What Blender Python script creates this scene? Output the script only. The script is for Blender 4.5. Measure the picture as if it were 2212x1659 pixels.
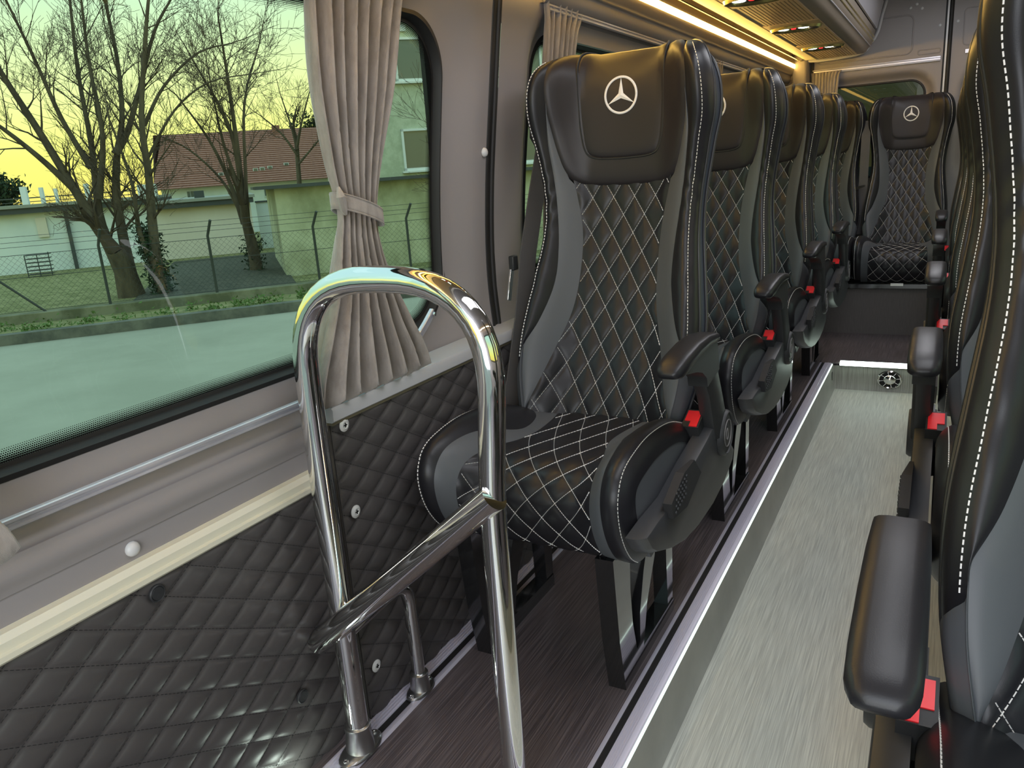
import bpy, math, random
from mathutils import Vector, Matrix
S = bpy.context.scene
for o in list(bpy.data.objects): bpy.data.objects.remove(o)
C = S.collection
random.seed(7)
pi = math.pi
sin, cos = math.sin, math.cos

# ---------------------------------------------------------------- camera
cam_d = bpy.data.cameras.new('camera'); cam = bpy.data.objects.new('camera', cam_d); C.objects.link(cam)
RR = [[0.8786378, 0.4723852, -0.0696263], [-0.0672208, 0.2667379, 0.961422], [-0.4727335, 0.8400614, -0.2661201]]
Mx = Matrix(((RR[0][0], RR[1][0], -RR[2][0], 0), (RR[0][1], RR[1][1], -RR[2][1], 0), (RR[0][2], RR[1][2], -RR[2][2], 1.0), (0, 0, 0, 1)))
cam.matrix_world = Mx
cam_d.sensor_width = 36; cam_d.lens = 27.34; cam_d.clip_start = .02; cam_d.clip_end = 500
S.camera = cam
# ---------------------------------------------------------------- colour management
S.view_settings.view_transform = 'Standard'; S.view_settings.look = 'None'
S.view_settings.exposure = 0.55; S.view_settings.gamma = 1; S.view_settings.use_curve_mapping = False
S.cycles.use_denoising = True
S.cycles.max_bounces = 10; S.cycles.transparent_max_bounces = 16; S.cycles.glossy_bounces = 6; S.cycles.diffuse_bounces = 5
S.cycles.sample_clamp_indirect = 6; S.cycles.caustics_reflective = False; S.cycles.caustics_refractive = False
# ---------------------------------------------------------------- sky: clear dusk, warm at the horizon
W = bpy.data.worlds.new('dusk_sky'); S.world = W; W.use_nodes = True
wn, wl = W.node_tree.nodes, W.node_tree.links; wn.clear()
tc = wn.new('ShaderNodeTexCoord'); sep = wn.new('ShaderNodeSeparateXYZ'); wl.new(tc.outputs['Generated'], sep.inputs[0])
rmp = wn.new('ShaderNodeValToRGB'); wl.new(sep.outputs['Z'], rmp.inputs[0])
e = rmp.color_ramp.elements
e[0].position = 0.0; e[0].color = (.64, .48, .13, 1)
e[1].position = 1.0; e[1].color = (.38, .54, .72, 1)
for p_, c_ in ((.045, (.64, .57, .16, 1)), (.10, (.60, .59, .27, 1)), (.17, (.46, .54, .37, 1)), (.25, (.35, .50, .48, 1)), (.45, (.40, .56, .66, 1))):
    k = e.new(p_); k.color = c_
bgn = wn.new('ShaderNodeBackground'); bgn.inputs['Strength'].default_value = 1.4
wl.new(rmp.outputs[0], bgn.inputs[0]); wo = wn.new('ShaderNodeOutputWorld'); wl.new(bgn.outputs[0], wo.inputs[0])
def area(name, loc, rot, sx, sy, col, power):
    d = bpy.data.lights.new(name, 'AREA'); d.shape = 'RECTANGLE'; d.size = sx; d.size_y = sy; d.color = col; d.energy = power
    o = bpy.data.objects.new(name, d); C.objects.link(o); o.location = loc; o.rotation_euler = rot; return o
# added unseen fill lights over the aisle; the daylight of the open front door
area('aisle_fill_light', (.05, 1.2, 1.74), (0, 0, 0), .35, 1.6, (.93, .95, 1.0), 7.5)
area('aisle_fill_light', (.0, 3.6, 1.74), (0, 0, 0), .35, 2.4, (.95, .95, 1.0), 7.5)
area('door_daylight', (.25, -1.15, 1.05), (math.radians(90), 0, 0), 1.3, 1.3, (.88, .91, 1.0), 22)

# ---------------------------------------------------------------- materials
def mat(name, col, rough=.5, metal=0, coat=0, spec=.5, bump=None, emit=None, sheen=0, var=None, coat_rough=.1):
    m = bpy.data.materials.new(name); m.use_nodes = True; n, l = m.node_tree.nodes, m.node_tree.links
    b = n['Principled BSDF']; b.inputs['Base Color'].default_value = (*col, 1); b.inputs['Roughness'].default_value = rough
    b.inputs['Metallic'].default_value = metal; b.inputs['Coat Weight'].default_value = coat; b.inputs['Coat Roughness'].default_value = coat_rough
    b.inputs['Specular IOR Level'].default_value = spec; b.inputs['Sheen Weight'].default_value = sheen
    if emit: b.inputs['Emission Color'].default_value = (*emit[0], 1); b.inputs['Emission Strength'].default_value = emit[1]
    t = None
    if bump or var: t = n.new('ShaderNodeTexCoord')
    if bump:   # (scale xyz, strength, distance)
        mp = n.new('ShaderNodeMapping'); mp.inputs['Scale'].default_value = bump[0]; l.new(t.outputs['Object'], mp.inputs[0])
        ns = n.new('ShaderNodeTexNoise'); ns.inputs['Scale'].default_value = 1; ns.inputs['Detail'].default_value = 4; l.new(mp.outputs[0], ns.inputs[0])
        bp = n.new('ShaderNodeBump'); bp.inputs['Strength'].default_value = bump[1]; bp.inputs['Distance'].default_value = bump[2]
        l.new(ns.outputs[0], bp.inputs['Height']); l.new(bp.outputs[0], b.inputs['Normal'])
    if var:    # (scale xyz, colour 2, low, high)
        mp = n.new('ShaderNodeMapping'); mp.inputs['Scale'].default_value = var[0]; l.new(t.outputs['Object'], mp.inputs[0])
        ns = n.new('ShaderNodeTexNoise'); ns.inputs['Scale'].default_value = 1; ns.inputs['Detail'].default_value = 6; ns.inputs['Roughness'].default_value = .6; l.new(mp.outputs[0], ns.inputs[0])
        cr = n.new('ShaderNodeValToRGB'); cr.color_ramp.elements[0].position = var[2]; cr.color_ramp.elements[1].position = var[3]
        cr.color_ramp.elements[0].color = (*col, 1); cr.color_ramp.elements[1].color = (*var[1], 1)
        l.new(ns.outputs[0], cr.inputs[0]); l.new(cr.outputs[0], b.inputs['Base Color'])
    return m
GR = (900, 900, 900)
M = dict(
 leather=mat('black_leather', (.014, .0138, .017), .38, spec=.36, bump=(GR, .12, .0006)),
 pad=mat('black_smooth_leather', (.024, .0205, .022), .43, spec=.33, bump=(GR, .08, .0005)),
 grey=mat('grey_leather', (.090, .096, .106), .5, spec=.45, bump=(GR, .1, .0005)),
 blue=mat('dark_blue_leather', (.035, .042, .06), .45, bump=(GR, .25, .0008)),
 shell=mat('seat_shell_plastic', (.19, .18, .175), .42),
 piping=mat('black_piping', (.02, .02, .022), .35),
 thread=mat('white_thread', (.82, .80, .77), .6),
 bthread=mat('black_thread', (.012, .012, .012), .6),
 wallquilt=mat('dark_brown_quilted_vinyl', (.072, .065, .064), .42, spec=.5, bump=((500, 500, 500), .15, .0008)),
 plastic=mat('black_plastic', (.028, .029, .031), .45, spec=.36, bump=(GR, .15, .0005)),
 matt=mat('matt_black_plastic', (.03, .03, .032), .65, spec=.2),
 gplastic=mat('anthracite_plastic', (.040, .041, .045), .42, bump=((1500, 1500, 1500), .2, .0004)),
 gloss=mat('black_gloss_paint', (.012, .012, .013), .12, coat=1, coat_rough=.06),
 red=mat('red_button', (.85, .02, .03), .35),
 chrome=mat('chrome', (.80, .80, .79), .045, metal=1),
 alu=mat('aluminium', (.66, .65, .71), .34, metal=.55),
 satin=mat('satin_metal', (.45, .45, .45), .3, metal=1, bump=((300, 300, 300), .2, .0006)),
 nose=mat('lavender_aluminium', (.60, .57, .66), .36, metal=.2),
 cap=mat('grey_cap_profile', (.46, .46, .475), .5),
 rubber=mat('black_rubber', (.012, .011, .011), .6),
 olive=mat('olive_edge', (.16, .14, .09), .5),
 clad=mat('warm_grey_cladding', (.285, .262, .262), .55, bump=((700, 700, 700), .12, .0006)),
 cream=mat('cream_trim', (.72, .69, .55), .4),
 fabric=mat('grey_beige_velour', (.33, .295, .265), .9, sheen=.5, bump=((900, 900, 900), .5, .001), var=((60, 60, 14), (.255, .225, .20), .42, .62)),
 wood=mat('dark_wood_vinyl', (.070, .057, .060), .45, bump=((900, 8, 8), .12, .0005), var=((420, 5, 5), (.17, .14, .145), .42, .66)),
 aisle=mat('light_grey_vinyl', (.42, .42, .37), .42, bump=((900, 10, 10), .10, .0005), var=((420, 7, 7), (.66, .66, .58), .35, .65)),
 riser=mat('light_grey_riser_vinyl', (.28, .28, .25), .45, var=((7, 7, 7), (.36, .36, .32), .3, .7)),
 riserz=mat('light_grey_ribbed_vinyl', (.20, .20, .17), .45, var=((420, 7, 7), (.40, .40, .36), .35, .65)),
 benchbox=mat('brown_grey_panel', (.10, .09, .088), .55, var=((200, 200, 20), (.13, .118, .115), .3, .7)),
 white=mat('white_plastic', (.62, .62, .63), .35),
 dark=mat('dark_void', (.01, .01, .01), .7),
 rack=mat('rack_leatherette', (.30, .25, .20), .42, bump=((500, 500, 500), .1, .0006)),
 rackrib=mat('rack_ribbed_panel', (.50, .38, .23), .35),
 brass=mat('brass_trim', (.80, .68, .28), .25, metal=1),
 clear=mat('screw_cap', (.7, .7, .68), .15, coat=1),
)
def emis(name, col, s):
    m = bpy.data.materials.new(name); m.use_nodes = True; n = m.node_tree.nodes; n.clear()
    e_ = n.new('ShaderNodeEmission'); e_.inputs[0].default_value = (*col, 1); e_.inputs[1].default_value = s
    o = n.new('ShaderNodeOutputMaterial'); m.node_tree.links.new(e_.outputs[0], o.inputs[0]); return m
M['ledw'] = emis('warm_led', (1.0, .60, .13), 28)
M['ledc'] = emis('white_led', (.80, 1.0, .86), 7)
M['ledb'] = emis('spot_led', (.85, 1.0, .92), 9)
M['ledr'] = emis('red_indicator', (1.0, .03, .03), 1.5)
def glassmat(name, tint, refl=1.0, dots=None):
    m = bpy.data.materials.new(name); m.use_nodes = True; n, l = m.node_tree.nodes, m.node_tree.links; n.clear()
    tr = n.new('ShaderNodeBsdfTransparent'); tr.inputs[0].default_value = (*tint, 1)
    gl = n.new('ShaderNodeBsdfGlossy'); gl.inputs['Roughness'].default_value = .01
    lw = n.new('ShaderNodeLayerWeight'); lw.inputs[0].default_value = .5; pw_ = n.new('ShaderNodeMath'); pw_.operation = 'POWER'; l.new(lw.outputs['Facing'], pw_.inputs[0]); pw_.inputs[1].default_value = 4
    ml = n.new('ShaderNodeMath'); ml.operation = 'MULTIPLY_ADD'; l.new(pw_.outputs[0], ml.inputs[0]); ml.inputs[1].default_value = .22 * refl; ml.inputs[2].default_value = .022 * refl
    mx = n.new('ShaderNodeMixShader'); l.new(ml.outputs[0], mx.inputs[0]); l.new(tr.outputs[0], mx.inputs[1]); l.new(gl.outputs[0], mx.inputs[2])
    o = n.new('ShaderNodeOutputMaterial'); l.new(mx.outputs[0], o.inputs[0]); return m
M['glass'] = glassmat('green_tinted_glass', (.80, .94, .76))
M['glassdk'] = glassmat('dark_green_glass', (.020, .028, .040), .5)
def dotmat():   # printed ceramic dots on the glass; uv: u along the edge (m), v across 0..1
    m = bpy.data.materials.new('ceramic_dot_print'); m.use_nodes = True; n, l = m.node_tree.nodes, m.node_tree.links; n.clear()
    uv = n.new('ShaderNodeUVMap'); uv.uv_map = 'UVMap'; sp = n.new('ShaderNodeSeparateXYZ'); l.new(uv.outputs[0], sp.inputs[0])
    def mth(op, a, b=None, c=None):
        k = n.new('ShaderNodeMath'); k.operation = op
        for i, v in enumerate((a, b, c)):
            if v is None: continue
            if isinstance(v, (int, float)): k.inputs[i].default_value = v
            else: l.new(v, k.inputs[i])
        return k.outputs[0]
    P = 1 / .0028
    row = mth('FLOOR', mth('MULTIPLY', sp.outputs[1], 7)); u = mth('ADD', mth('MULTIPLY', sp.outputs[0], P), mth('MULTIPLY', row, .5))
    du = mth('SUBTRACT', mth('FRACT', u), .5); dv = mth('SUBTRACT', mth('FRACT', mth('MULTIPLY', sp.outputs[1], 7)), .5)
    r = mth('SQRT', mth('ADD', mth('MULTIPLY', du, du), mth('MULTIPLY', dv, dv)))
    rad = mth('MULTIPLY_ADD', sp.outputs[1], -.42, .62); msk = mth('LESS_THAN', r, rad)
    tr = n.new('ShaderNodeBsdfTransparent'); df = n.new('ShaderNodeBsdfDiffuse'); df.inputs[0].default_value = (.012, .012, .012, 1)
    mx = n.new('ShaderNodeMixShader'); l.new(msk, mx.inputs[0]); l.new(tr.outputs[0], mx.inputs[1]); l.new(df.outputs[0], mx.inputs[2])
    o = n.new('ShaderNodeOutputMaterial'); l.new(mx.outputs[0], o.inputs[0]); return m
M['dots'] = dotmat()

# ---------------------------------------------------------------- mesh helpers
class MB:
    def __init__(s): s.v = []; s.f = []; s.uv = None
    def add(s, vs, fs):
        b = len(s.v); s.v += [tuple(v) for v in vs]; s.f += [tuple(b + i for i in f) for f in fs]; return s
    def box(s, x0, x1, y0, y1, z0, z1):
        return s.add([(x, y, z) for z in (z0, z1) for y in (y0, y1) for x in (x0, x1)], [(0, 2, 3, 1), (4, 5, 7, 6), (0, 1, 5, 4), (2, 6, 7, 3), (0, 4, 6, 2), (1, 3, 7, 5)])
    def grid(s, fn, nu, nv, closeu=False):
        vs = [fn(i / (nu if closeu else max(1, nu - 1)) if True else 0, j / max(1, nv - 1)) for j in range(nv) for i in range(nu)]
        fs = []
        for j in range(nv - 1):
            for i in range(nu if closeu else nu - 1):
                a = j * nu + i; b = j * nu + (i + 1) % nu; fs.append((a, b, b + nu, a + nu))
        return s.add(vs, fs)
    def tube(s, pts, r, n=12, caps=True, flat=1.0, up=None):
        P = [Vector(p) for p in pts]; m = len(P); rs = r if isinstance(r, (list, tuple)) else [r] * m
        T = []
        for i in range(m):
            d = (P[min(i + 1, m - 1)] - P[max(i - 1, 0)]); T.append(d.normalized())
        a = Vector(up) if up else (Vector((0, 0, 1)) if abs(T[0].z) < .9 else Vector((1, 0, 0)))
        nrm = (a - T[0] * a.dot(T[0])).normalized(); vs = []
        for i in range(m):
            nrm = (nrm - T[i] * nrm.dot(T[i])).normalized(); b = T[i].cross(nrm)
            for k in range(n):
                t = 2 * pi * k / n; vs.append(P[i] + nrm * (cos(t) * rs[i] * flat) + b * (sin(t) * rs[i]))
        fs = [(i * n + k, i * n + (k + 1) % n, (i + 1) * n + (k + 1) % n, (i + 1) * n + k) for i in range(m - 1) for k in range(n)]
        if caps: fs += [tuple(range(n))[::-1], tuple(range((m - 1) * n, m * n))]
        return s.add(vs, fs)
    def prism(s, out, d0, d1, axis='x'):   # outline of 2D points extruded along an axis
        n = len(out)
        def mp(p, d): return (d, p[0], p[1]) if axis == 'x' else ((p[0], d, p[1]) if axis == 'y' else (p[0], p[1], d))
        vs = [mp(p, d0) for p in out] + [mp(p, d1) for p in out]
        return s.add(vs, [tuple(range(n))[::-1], tuple(range(n, 2 * n))] + [(i, (i + 1) % n, n + (i + 1) % n, n + i) for i in range(n)])
    def lathe(s, prof, n=20, c=(0, 0, 0), axis='z'):
        vs = []
        for (r, h) in prof:
            for k in range(n):
                t = 2 * pi * k / n; x, y, z = r * cos(t), r * sin(t), h
                if axis == 'x': x, y, z = h, r * cos(t), r * sin(t)
                if axis == 'y': x, y, z = r * cos(t), h, r * sin(t)
                vs.append((c[0] + x, c[1] + y, c[2] + z))
        m = len(prof)
        fs = [(i * n + k, i * n + (k + 1) % n, (i + 1) * n + (k + 1) % n, (i + 1) * n + k) for i in range(m - 1) for k in range(n)]
        fs += [tuple(range(n))[::-1], tuple(range((m - 1) * n, m * n))]
        return s.add(vs, fs)
    def mirror(s):
        r = MB(); r.v = [(-x, y, z) for x, y, z in s.v]; r.f = [f[::-1] for f in s.f]; return r
def fixn(me):
    import bmesh
    b = bmesh.new(); b.from_mesh(me); bmesh.ops.recalc_face_normals(b, faces=b.faces); b.to_mesh(me); b.free()
def mesh(name, mb, m, smooth=True, ang=40, uvs=None, recalc=True):
    me = bpy.data.meshes.new(name); me.from_pydata(mb.v, [], mb.f); me.materials.append(m)
    if uvs:
        ul = me.uv_layers.new(name='UVMap')
        for lp in me.loops: ul.data[lp.index].uv = uvs[lp.vertex_index]
    if recalc: fixn(me)
    if smooth:
        me.shade_smooth(); me.set_sharp_from_angle(angle=math.radians(ang))
    me.update(); return me
def obj(name, mb, m, parent=None, loc=None, smooth=True, ang=40, bevel=0, uvs=None, solid=0, recalc=True):
    me = mb if isinstance(mb, bpy.types.Mesh) else mesh(name, mb, M[m] if isinstance(m, str) else m, smooth, ang, uvs, recalc)
    o = bpy.data.objects.new(name, me); C.objects.link(o)
    if parent: o.parent = parent
    if loc: o.location = loc
    if solid: k = o.modifiers.new('s', 'SOLIDIFY'); k.thickness = solid; k.offset = 0
    if bevel:
        k = o.modifiers.new('b', 'BEVEL'); k.width = bevel; k.segments = 2; k.limit_method = 'ANGLE'; k.angle_limit = .6
    return o
def thing(name, label, cat, loc=(0, 0, 0), group=None, rz=0):
    o = bpy.data.objects.new(name, None); C.objects.link(o); o.location = loc; o.rotation_euler = (0, 0, rz); o.empty_display_size = .05
    o['label'] = label; o['category'] = cat
    if group: o['group'] = group
    return o
def tag(o, label, cat, group=None):
    o['label'] = label; o['category'] = cat
    if group: o['group'] = group
    return o
def struct(o): o['kind'] = 'structure'; return o
def dup(root, loc, label, group=None):
    r = root.copy(); C.objects.link(r); r.location = loc; r['label'] = label
    if group: r['group'] = group
    for ch in root.children:
        c = ch.copy(); C.objects.link(c); c.parent = r
        for g in ch.children:
            d = g.copy(); C.objects.link(d); d.parent = c
    return r
def crom(xs, ys, x):
    if x <= xs[0]: return ys[0]
    if x >= xs[-1]: return ys[-1]
    i = max(k for k in range(len(xs) - 1) if xs[k] <= x)
    h = xs[i + 1] - xs[i]; t = (x - xs[i]) / h
    def sl(k):
        if k == 0: return (ys[1] - ys[0]) / (xs[1] - xs[0])
        if k == len(xs) - 1: return (ys[-1] - ys[-2]) / (xs[-1] - xs[-2])
        return (ys[k + 1] - ys[k - 1]) / (xs[k + 1] - xs[k - 1])
    m0, m1 = sl(i) * h, sl(i + 1) * h
    return (2 * t**3 - 3 * t**2 + 1) * ys[i] + (t**3 - 2 * t**2 + t) * m0 + (-2 * t**3 + 3 * t**2) * ys[i + 1] + (t**3 - t**2) * m1
def ss(a, b, x):
    t = min(1, max(0, (x - a) / (b - a))); return t * t * (3 - 2 * t)
def normal(F, a, b, e=.0015):
    p = Vector(F(a, b)); n = (Vector(F(a + e, b)) - p).cross(Vector(F(a, b + e)) - p)
    return p, n.normalized()
def dash(mb, F, p, q, r=.0006, lift=.0006, sg=1):   # one stitch on the surface F between two parameter points
    a, n = normal(F, *p); b, _ = normal(F, *q); n = n * sg
    d = (b - a).normalized(); s = d.cross(n).normalized()
    vs = []
    for k in (a, b): vs += [k + n * (lift - r) - s * r, k + n * (lift - r) + s * r, k + n * (lift + r)]
    mb.add(vs, [(0, 1, 2), (5, 4, 3), (0, 3, 4, 1), (1, 4, 5, 2), (2, 5, 3, 0)])
def seamline(mb, F, path, step=.0058, fill=.72, r=.0006, lift=.0006, sg=1):
    pts = [Vector(F(*p)) for p in path]; L = [0]
    for i in range(1, len(pts)): L.append(L[-1] + (pts[i] - pts[i - 1]).length)
    def at(s):
        for i in range(1, len(L)):
            if s <= L[i]:
                t = (s - L[i - 1]) / max(1e-9, L[i] - L[i - 1]); return tuple(path[i - 1][k] + (path[i][k] - path[i - 1][k]) * t for k in (0, 1))
        return path[-1]
    s = 0
    while s + step < L[-1]:
        dash(mb, F, at(s), at(s + step * fill), r, lift, sg); s += step
def quilt(mb, w, h, rng, clamp, F, amp, N=8, a0=0, b0=0, sg=1):
    # pillowed diamonds: p=(a/w+b/h), q=(a/w-b/h); clamp(a,b)->(a,b,edge distance or negative when outside)
    amin, amax, bmin, bmax = rng; key = {}; vs = []; fs = []
    def vert(P, Q):
        k = (P, Q)
        if k in key: return key[k]
        p, q = P / N, Q / N; a = (p + q) / 2 * w + a0; b = (p - q) / 2 * h + b0
        a2, b2, ed = clamp(a, b)
        hgt = amp * (abs(sin(pi * p)) * abs(sin(pi * q))) ** .5 * min(1, max(0, ed) / .006)
        pt, n = normal(F, a2, b2); key[k] = (len(vs), ed); vs.append(pt + n * sg * hgt); return key[k]
    pm = int(max(abs(amin - a0), abs(amax - a0)) / w + max(abs(bmin - b0), abs(bmax - b0)) / h) + 2
    for i in range(-pm, pm):
        for j in range(-pm, pm):
            a = (i + j + 1) / 2 * w + a0; b = (i - j) / 2 * h + b0
            if a < amin - w or a > amax + w or b < bmin - h or b > bmax + h: continue
            for x in range(N):
                for y in range(N):
                    q4 = [vert(i * N + x + dx, j * N + y + dy) for dx, dy in ((0, 0), (1, 0), (1, 1), (0, 1))]
                    if max(k[1] for k in q4) <= 0: continue
                    fs.append(tuple(k[0] for k in q4))
    mb.add(vs, fs); return mb
def quiltstitch(mb, w, h, rng, clamp, F, a0=0, b0=0, step=.0058, r=.0009, sg=1, fill=.78, margin=.0):
    amin, amax, bmin, bmax = rng
    pm = int(max(abs(amin - a0), abs(amax - a0)) / w + max(abs(bmin - b0), abs(bmax - b0)) / h) + 2
    st = step / math.hypot(w, h) * 2
    for fam in (0, 1):
        for i in range(-pm, pm + 1):
            s = -pm
            while s < pm:
                def ab(t):
                    p, q = (i, t) if fam == 0 else (t, i)
                    return (p + q) / 2 * w + a0, (p - q) / 2 * h + b0
                A, B = ab(s), ab(s + st * fill); s += st
                if A[0] < amin or A[0] > amax or A[1] < bmin or A[1] > bmax: continue
                if clamp(*A)[2] <= margin or clamp(*B)[2] <= margin: continue
                dash(mb, F, A, B, r, .0004, sg)
def patch(mb, poly, F, H, sg=1, nb=72, rings=(0, .3, .55, .75, .87, .94, .98, 1.0), base=-.002, k=7):
    # cushion patch inside a closed 2D outline on surface F
    cx = sum(p[0] for p in poly) / len(poly); cy = sum(p[1] for p in poly) / len(poly)
    L = [0]
    for i in range(len(poly)): L.append(L[-1] + math.dist(poly[i], poly[(i + 1) % len(poly)]))
    bd = []
    for i in range(nb):
        s = L[-1] * i / nb; j = max(q for q in range(len(poly)) if L[q] <= s); t = (s - L[j]) / (L[j + 1] - L[j]); a, b = poly[j], poly[(j + 1) % len(poly)]
        bd.append((a[0] + (b[0] - a[0]) * t, a[1] + (b[1] - a[1]) * t))
    for _ in range(2): bd = [((bd[i - 1][0] + bd[i][0] * 2 + bd[(i + 1) % nb][0]) / 4, (bd[i - 1][1] + bd[i][1] * 2 + bd[(i + 1) % nb][1]) / 4) for i in range(nb)]
    vs = []
    for t in rings[1:]:
        for (x, y) in bd:
            p, n = normal(F, cx + (x - cx) * t, cy + (y - cy) * t); vs.append(p + n * sg * (base + (H - base) * (1 - t ** k) ** .5))
    p, n = normal(F, cx, cy); vs.append(p + n * sg * H); c = len(vs) - 1
    fs = [(c, i, (i + 1) % nb) for i in range(nb)]
    for r in range(len(rings) - 2): fs += [(r * nb + i, (r + 1) * nb + i, (r + 1) * nb + (i + 1) % nb, r * nb + (i + 1) % nb) for i in range(nb)]
    mb.add(vs, fs); return bd

# ================================================================ passenger seat (faces -y, origin on the floor below the cushion's front edge)
SV = [.38, .46, .60, .745, .85, .96, 1.05, 1.135, 1.19, 1.22, 1.25, 1.28]
SY = [.40, .43, .50, .56, .597, .618, .625, .628, .636, .652, .682, .712]
SZ = [.38, .46, .60, .745, .85, .96, 1.05, 1.135, 1.187, 1.210, 1.220, 1.214]
WV = [.38, .46, .55, .64, .74, .84, .92, 1.03, 1.09, 1.14, 1.18, 1.215, 1.245, 1.28]
WW = [.175, .188, .205, .207, .195, .183, .184, .200, .212, .211, .200, .180, .152, .118]
DV = [.38, .46, .60, .75, .92, 1.05, 1.14, 1.19, 1.23, 1.28]
DD = [.03, .045, .070, .062, .045, .062, .082, .075, .040, .004]
QV = [.38, .46, .52, .60, .68, .76, .85, .93, .98]
QX = [.185, .172, .150, .124, .100, .092, .094, .108, .120]
GV = [.38, .46, .54, .60, .66, .74, .82, .92, .98, 1.06, 1.14, 1.20]
GX = [.19, .187, .200, .190, .160, .138, .137, .147, .154, .162, .158, .150]
def sY(v): return crom(SV, SY, v)
def sZ(v): return crom(SV, SZ, v)
def sW(v): return crom(WV, WW, v)
def sD(v): return crom(DV, DD, v)
def BS(x, v):
    w_ = sW(v); m = ss(.42 * w_, .90 * w_, abs(x)); return (x, sY(v) - sD(v) * m + .006 * cos(min(1, abs(x) / .1) * pi / 2), sZ(v) + .016 * m * ss(1.08, 1.19, v))
def bolsterF(s, v, sg):
    w_ = sW(v); d = sD(v); xc = .90 * w_; xg = min(crom(GV, GX, v), xc - .002)
    if s < .45:
        x = xg + (xc - xg) * s / .45; p = BS(x, v); puff = .007 * sin(pi * min(1, s / .6)) + .0
        x, y, z = p[0], p[1] - puff, p[2]
    else:
        t = (s - .45) / .55 * pi / 2; x = xc + (w_ - xc) * sin(t); y = sY(v) - d + d * .55 * (1 - cos(t)) - .007 * sin(pi * min(1, s / .6)) * (1 if s < .6 else 0); z = sZ(v) + .016 * ss(1.08, 1.19, v)
    wr = .0022 * sin(v * 150 + 9 * s) * max(0, 1 - abs(v - .93) / .10) + .0014 * sin(v * 95 - 5 * s) * max(0, 1 - abs(v - .74) / .09)
    return (sg * x, y - wr, z)
def backZ(v, t):   # rear shell cross-section; t -1..1 across
    w_ = sW(v) + .001; k = 1 - .9 * ss(1.17, 1.28, v); a = t * pi / 2
    x = w_ * sin(a); y = sY(v) + .004 + (.020 + .055 * abs(cos(a)) ** .7) * k
    return (x, y, sZ(v))
def clampB(x, v):
    b0, b1 = .44, .965; v2 = min(b1, max(b0, v)); q = crom(QV, QX, v2); x2 = min(q, max(-q, x))
    return x2, v2, min(q - abs(x), v - b0, b1 - v)
# cushion profiles (s: 0 rear .. 1 under the front)
CP = [(.50, .452), (.42, .456), (.30, .462), (.20, .464), (.13, .458), (.085, .440), (.062, .405), (.070, .355), (.100, .305), (.150, .283)]
KP = [(.49, .440), (.42, .462), (.30, .506), (.18, .523), (.09, .518), (.030, .500), (.003, .455), (.015, .390), (.055, .330), (.110, .290)]
CS = [i / 9 for i in range(10)]
def prof(P, s): return crom(CS, [p[0] for p in P], s), crom(CS, [p[1] for p in P], s)
def CF(x, s):
    s = min(1, max(0, s)); m = ss(.09, .188, abs(x)); a = prof(CP, s); b = prof(KP, s)
    return (x, a[0] + (b[0] - a[0]) * m, a[1] + (b[1] - a[1]) * m)
CLEN = .62
def cq(s): return crom([0, .12, .25, .38, .5, .62, 1.0], [.13, .10, .085, .112, .128, .135, .140], s)
def cg(s): return crom([0, .10, .17, .25, .34, .45, .62, 1.0], [.20, .178, .125, .112, .140, .158, .166, .172], s)
def CQ(x, b): return CF(x, b / CLEN)
def clampC(x, b):
    b2 = min(CLEN, max(0, b)); q = cq(b2 / CLEN); x2 = min(q, max(-q, x)); return x2, b2, min(q - abs(x), b, CLEN - b)
def csideF(u, s, sg):
    xg = min(cg(s), .186)
    if u < .45:
        x = xg + (.188 - xg) * u / .45; p = CF(x, s); y, z = p[1], p[2]
    else:
        t = (u - .45) / .55 * pi / 2; x = .188 + .030 * sin(t); a = prof(KP, s); e_ = .01
        b0, b1 = prof(KP, max(0, s - e_)), prof(KP, min(1, s + e_)); ty, tz = b1[0] - b0[0], b1[1] - b0[1]; L = math.hypot(ty, tz)
        ny, nz = -tz / L, ty / L      # inward normal
        k = .040 * (1 - cos(t)); y, z = a[0] + ny * k, a[1] + nz * k
    pf = .004 * sin(pi * min(1, u / .7))
    return (sg * x, y - pf * .4, z + pf * (1 if s < .6 else .2))
SEATM = {}
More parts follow.
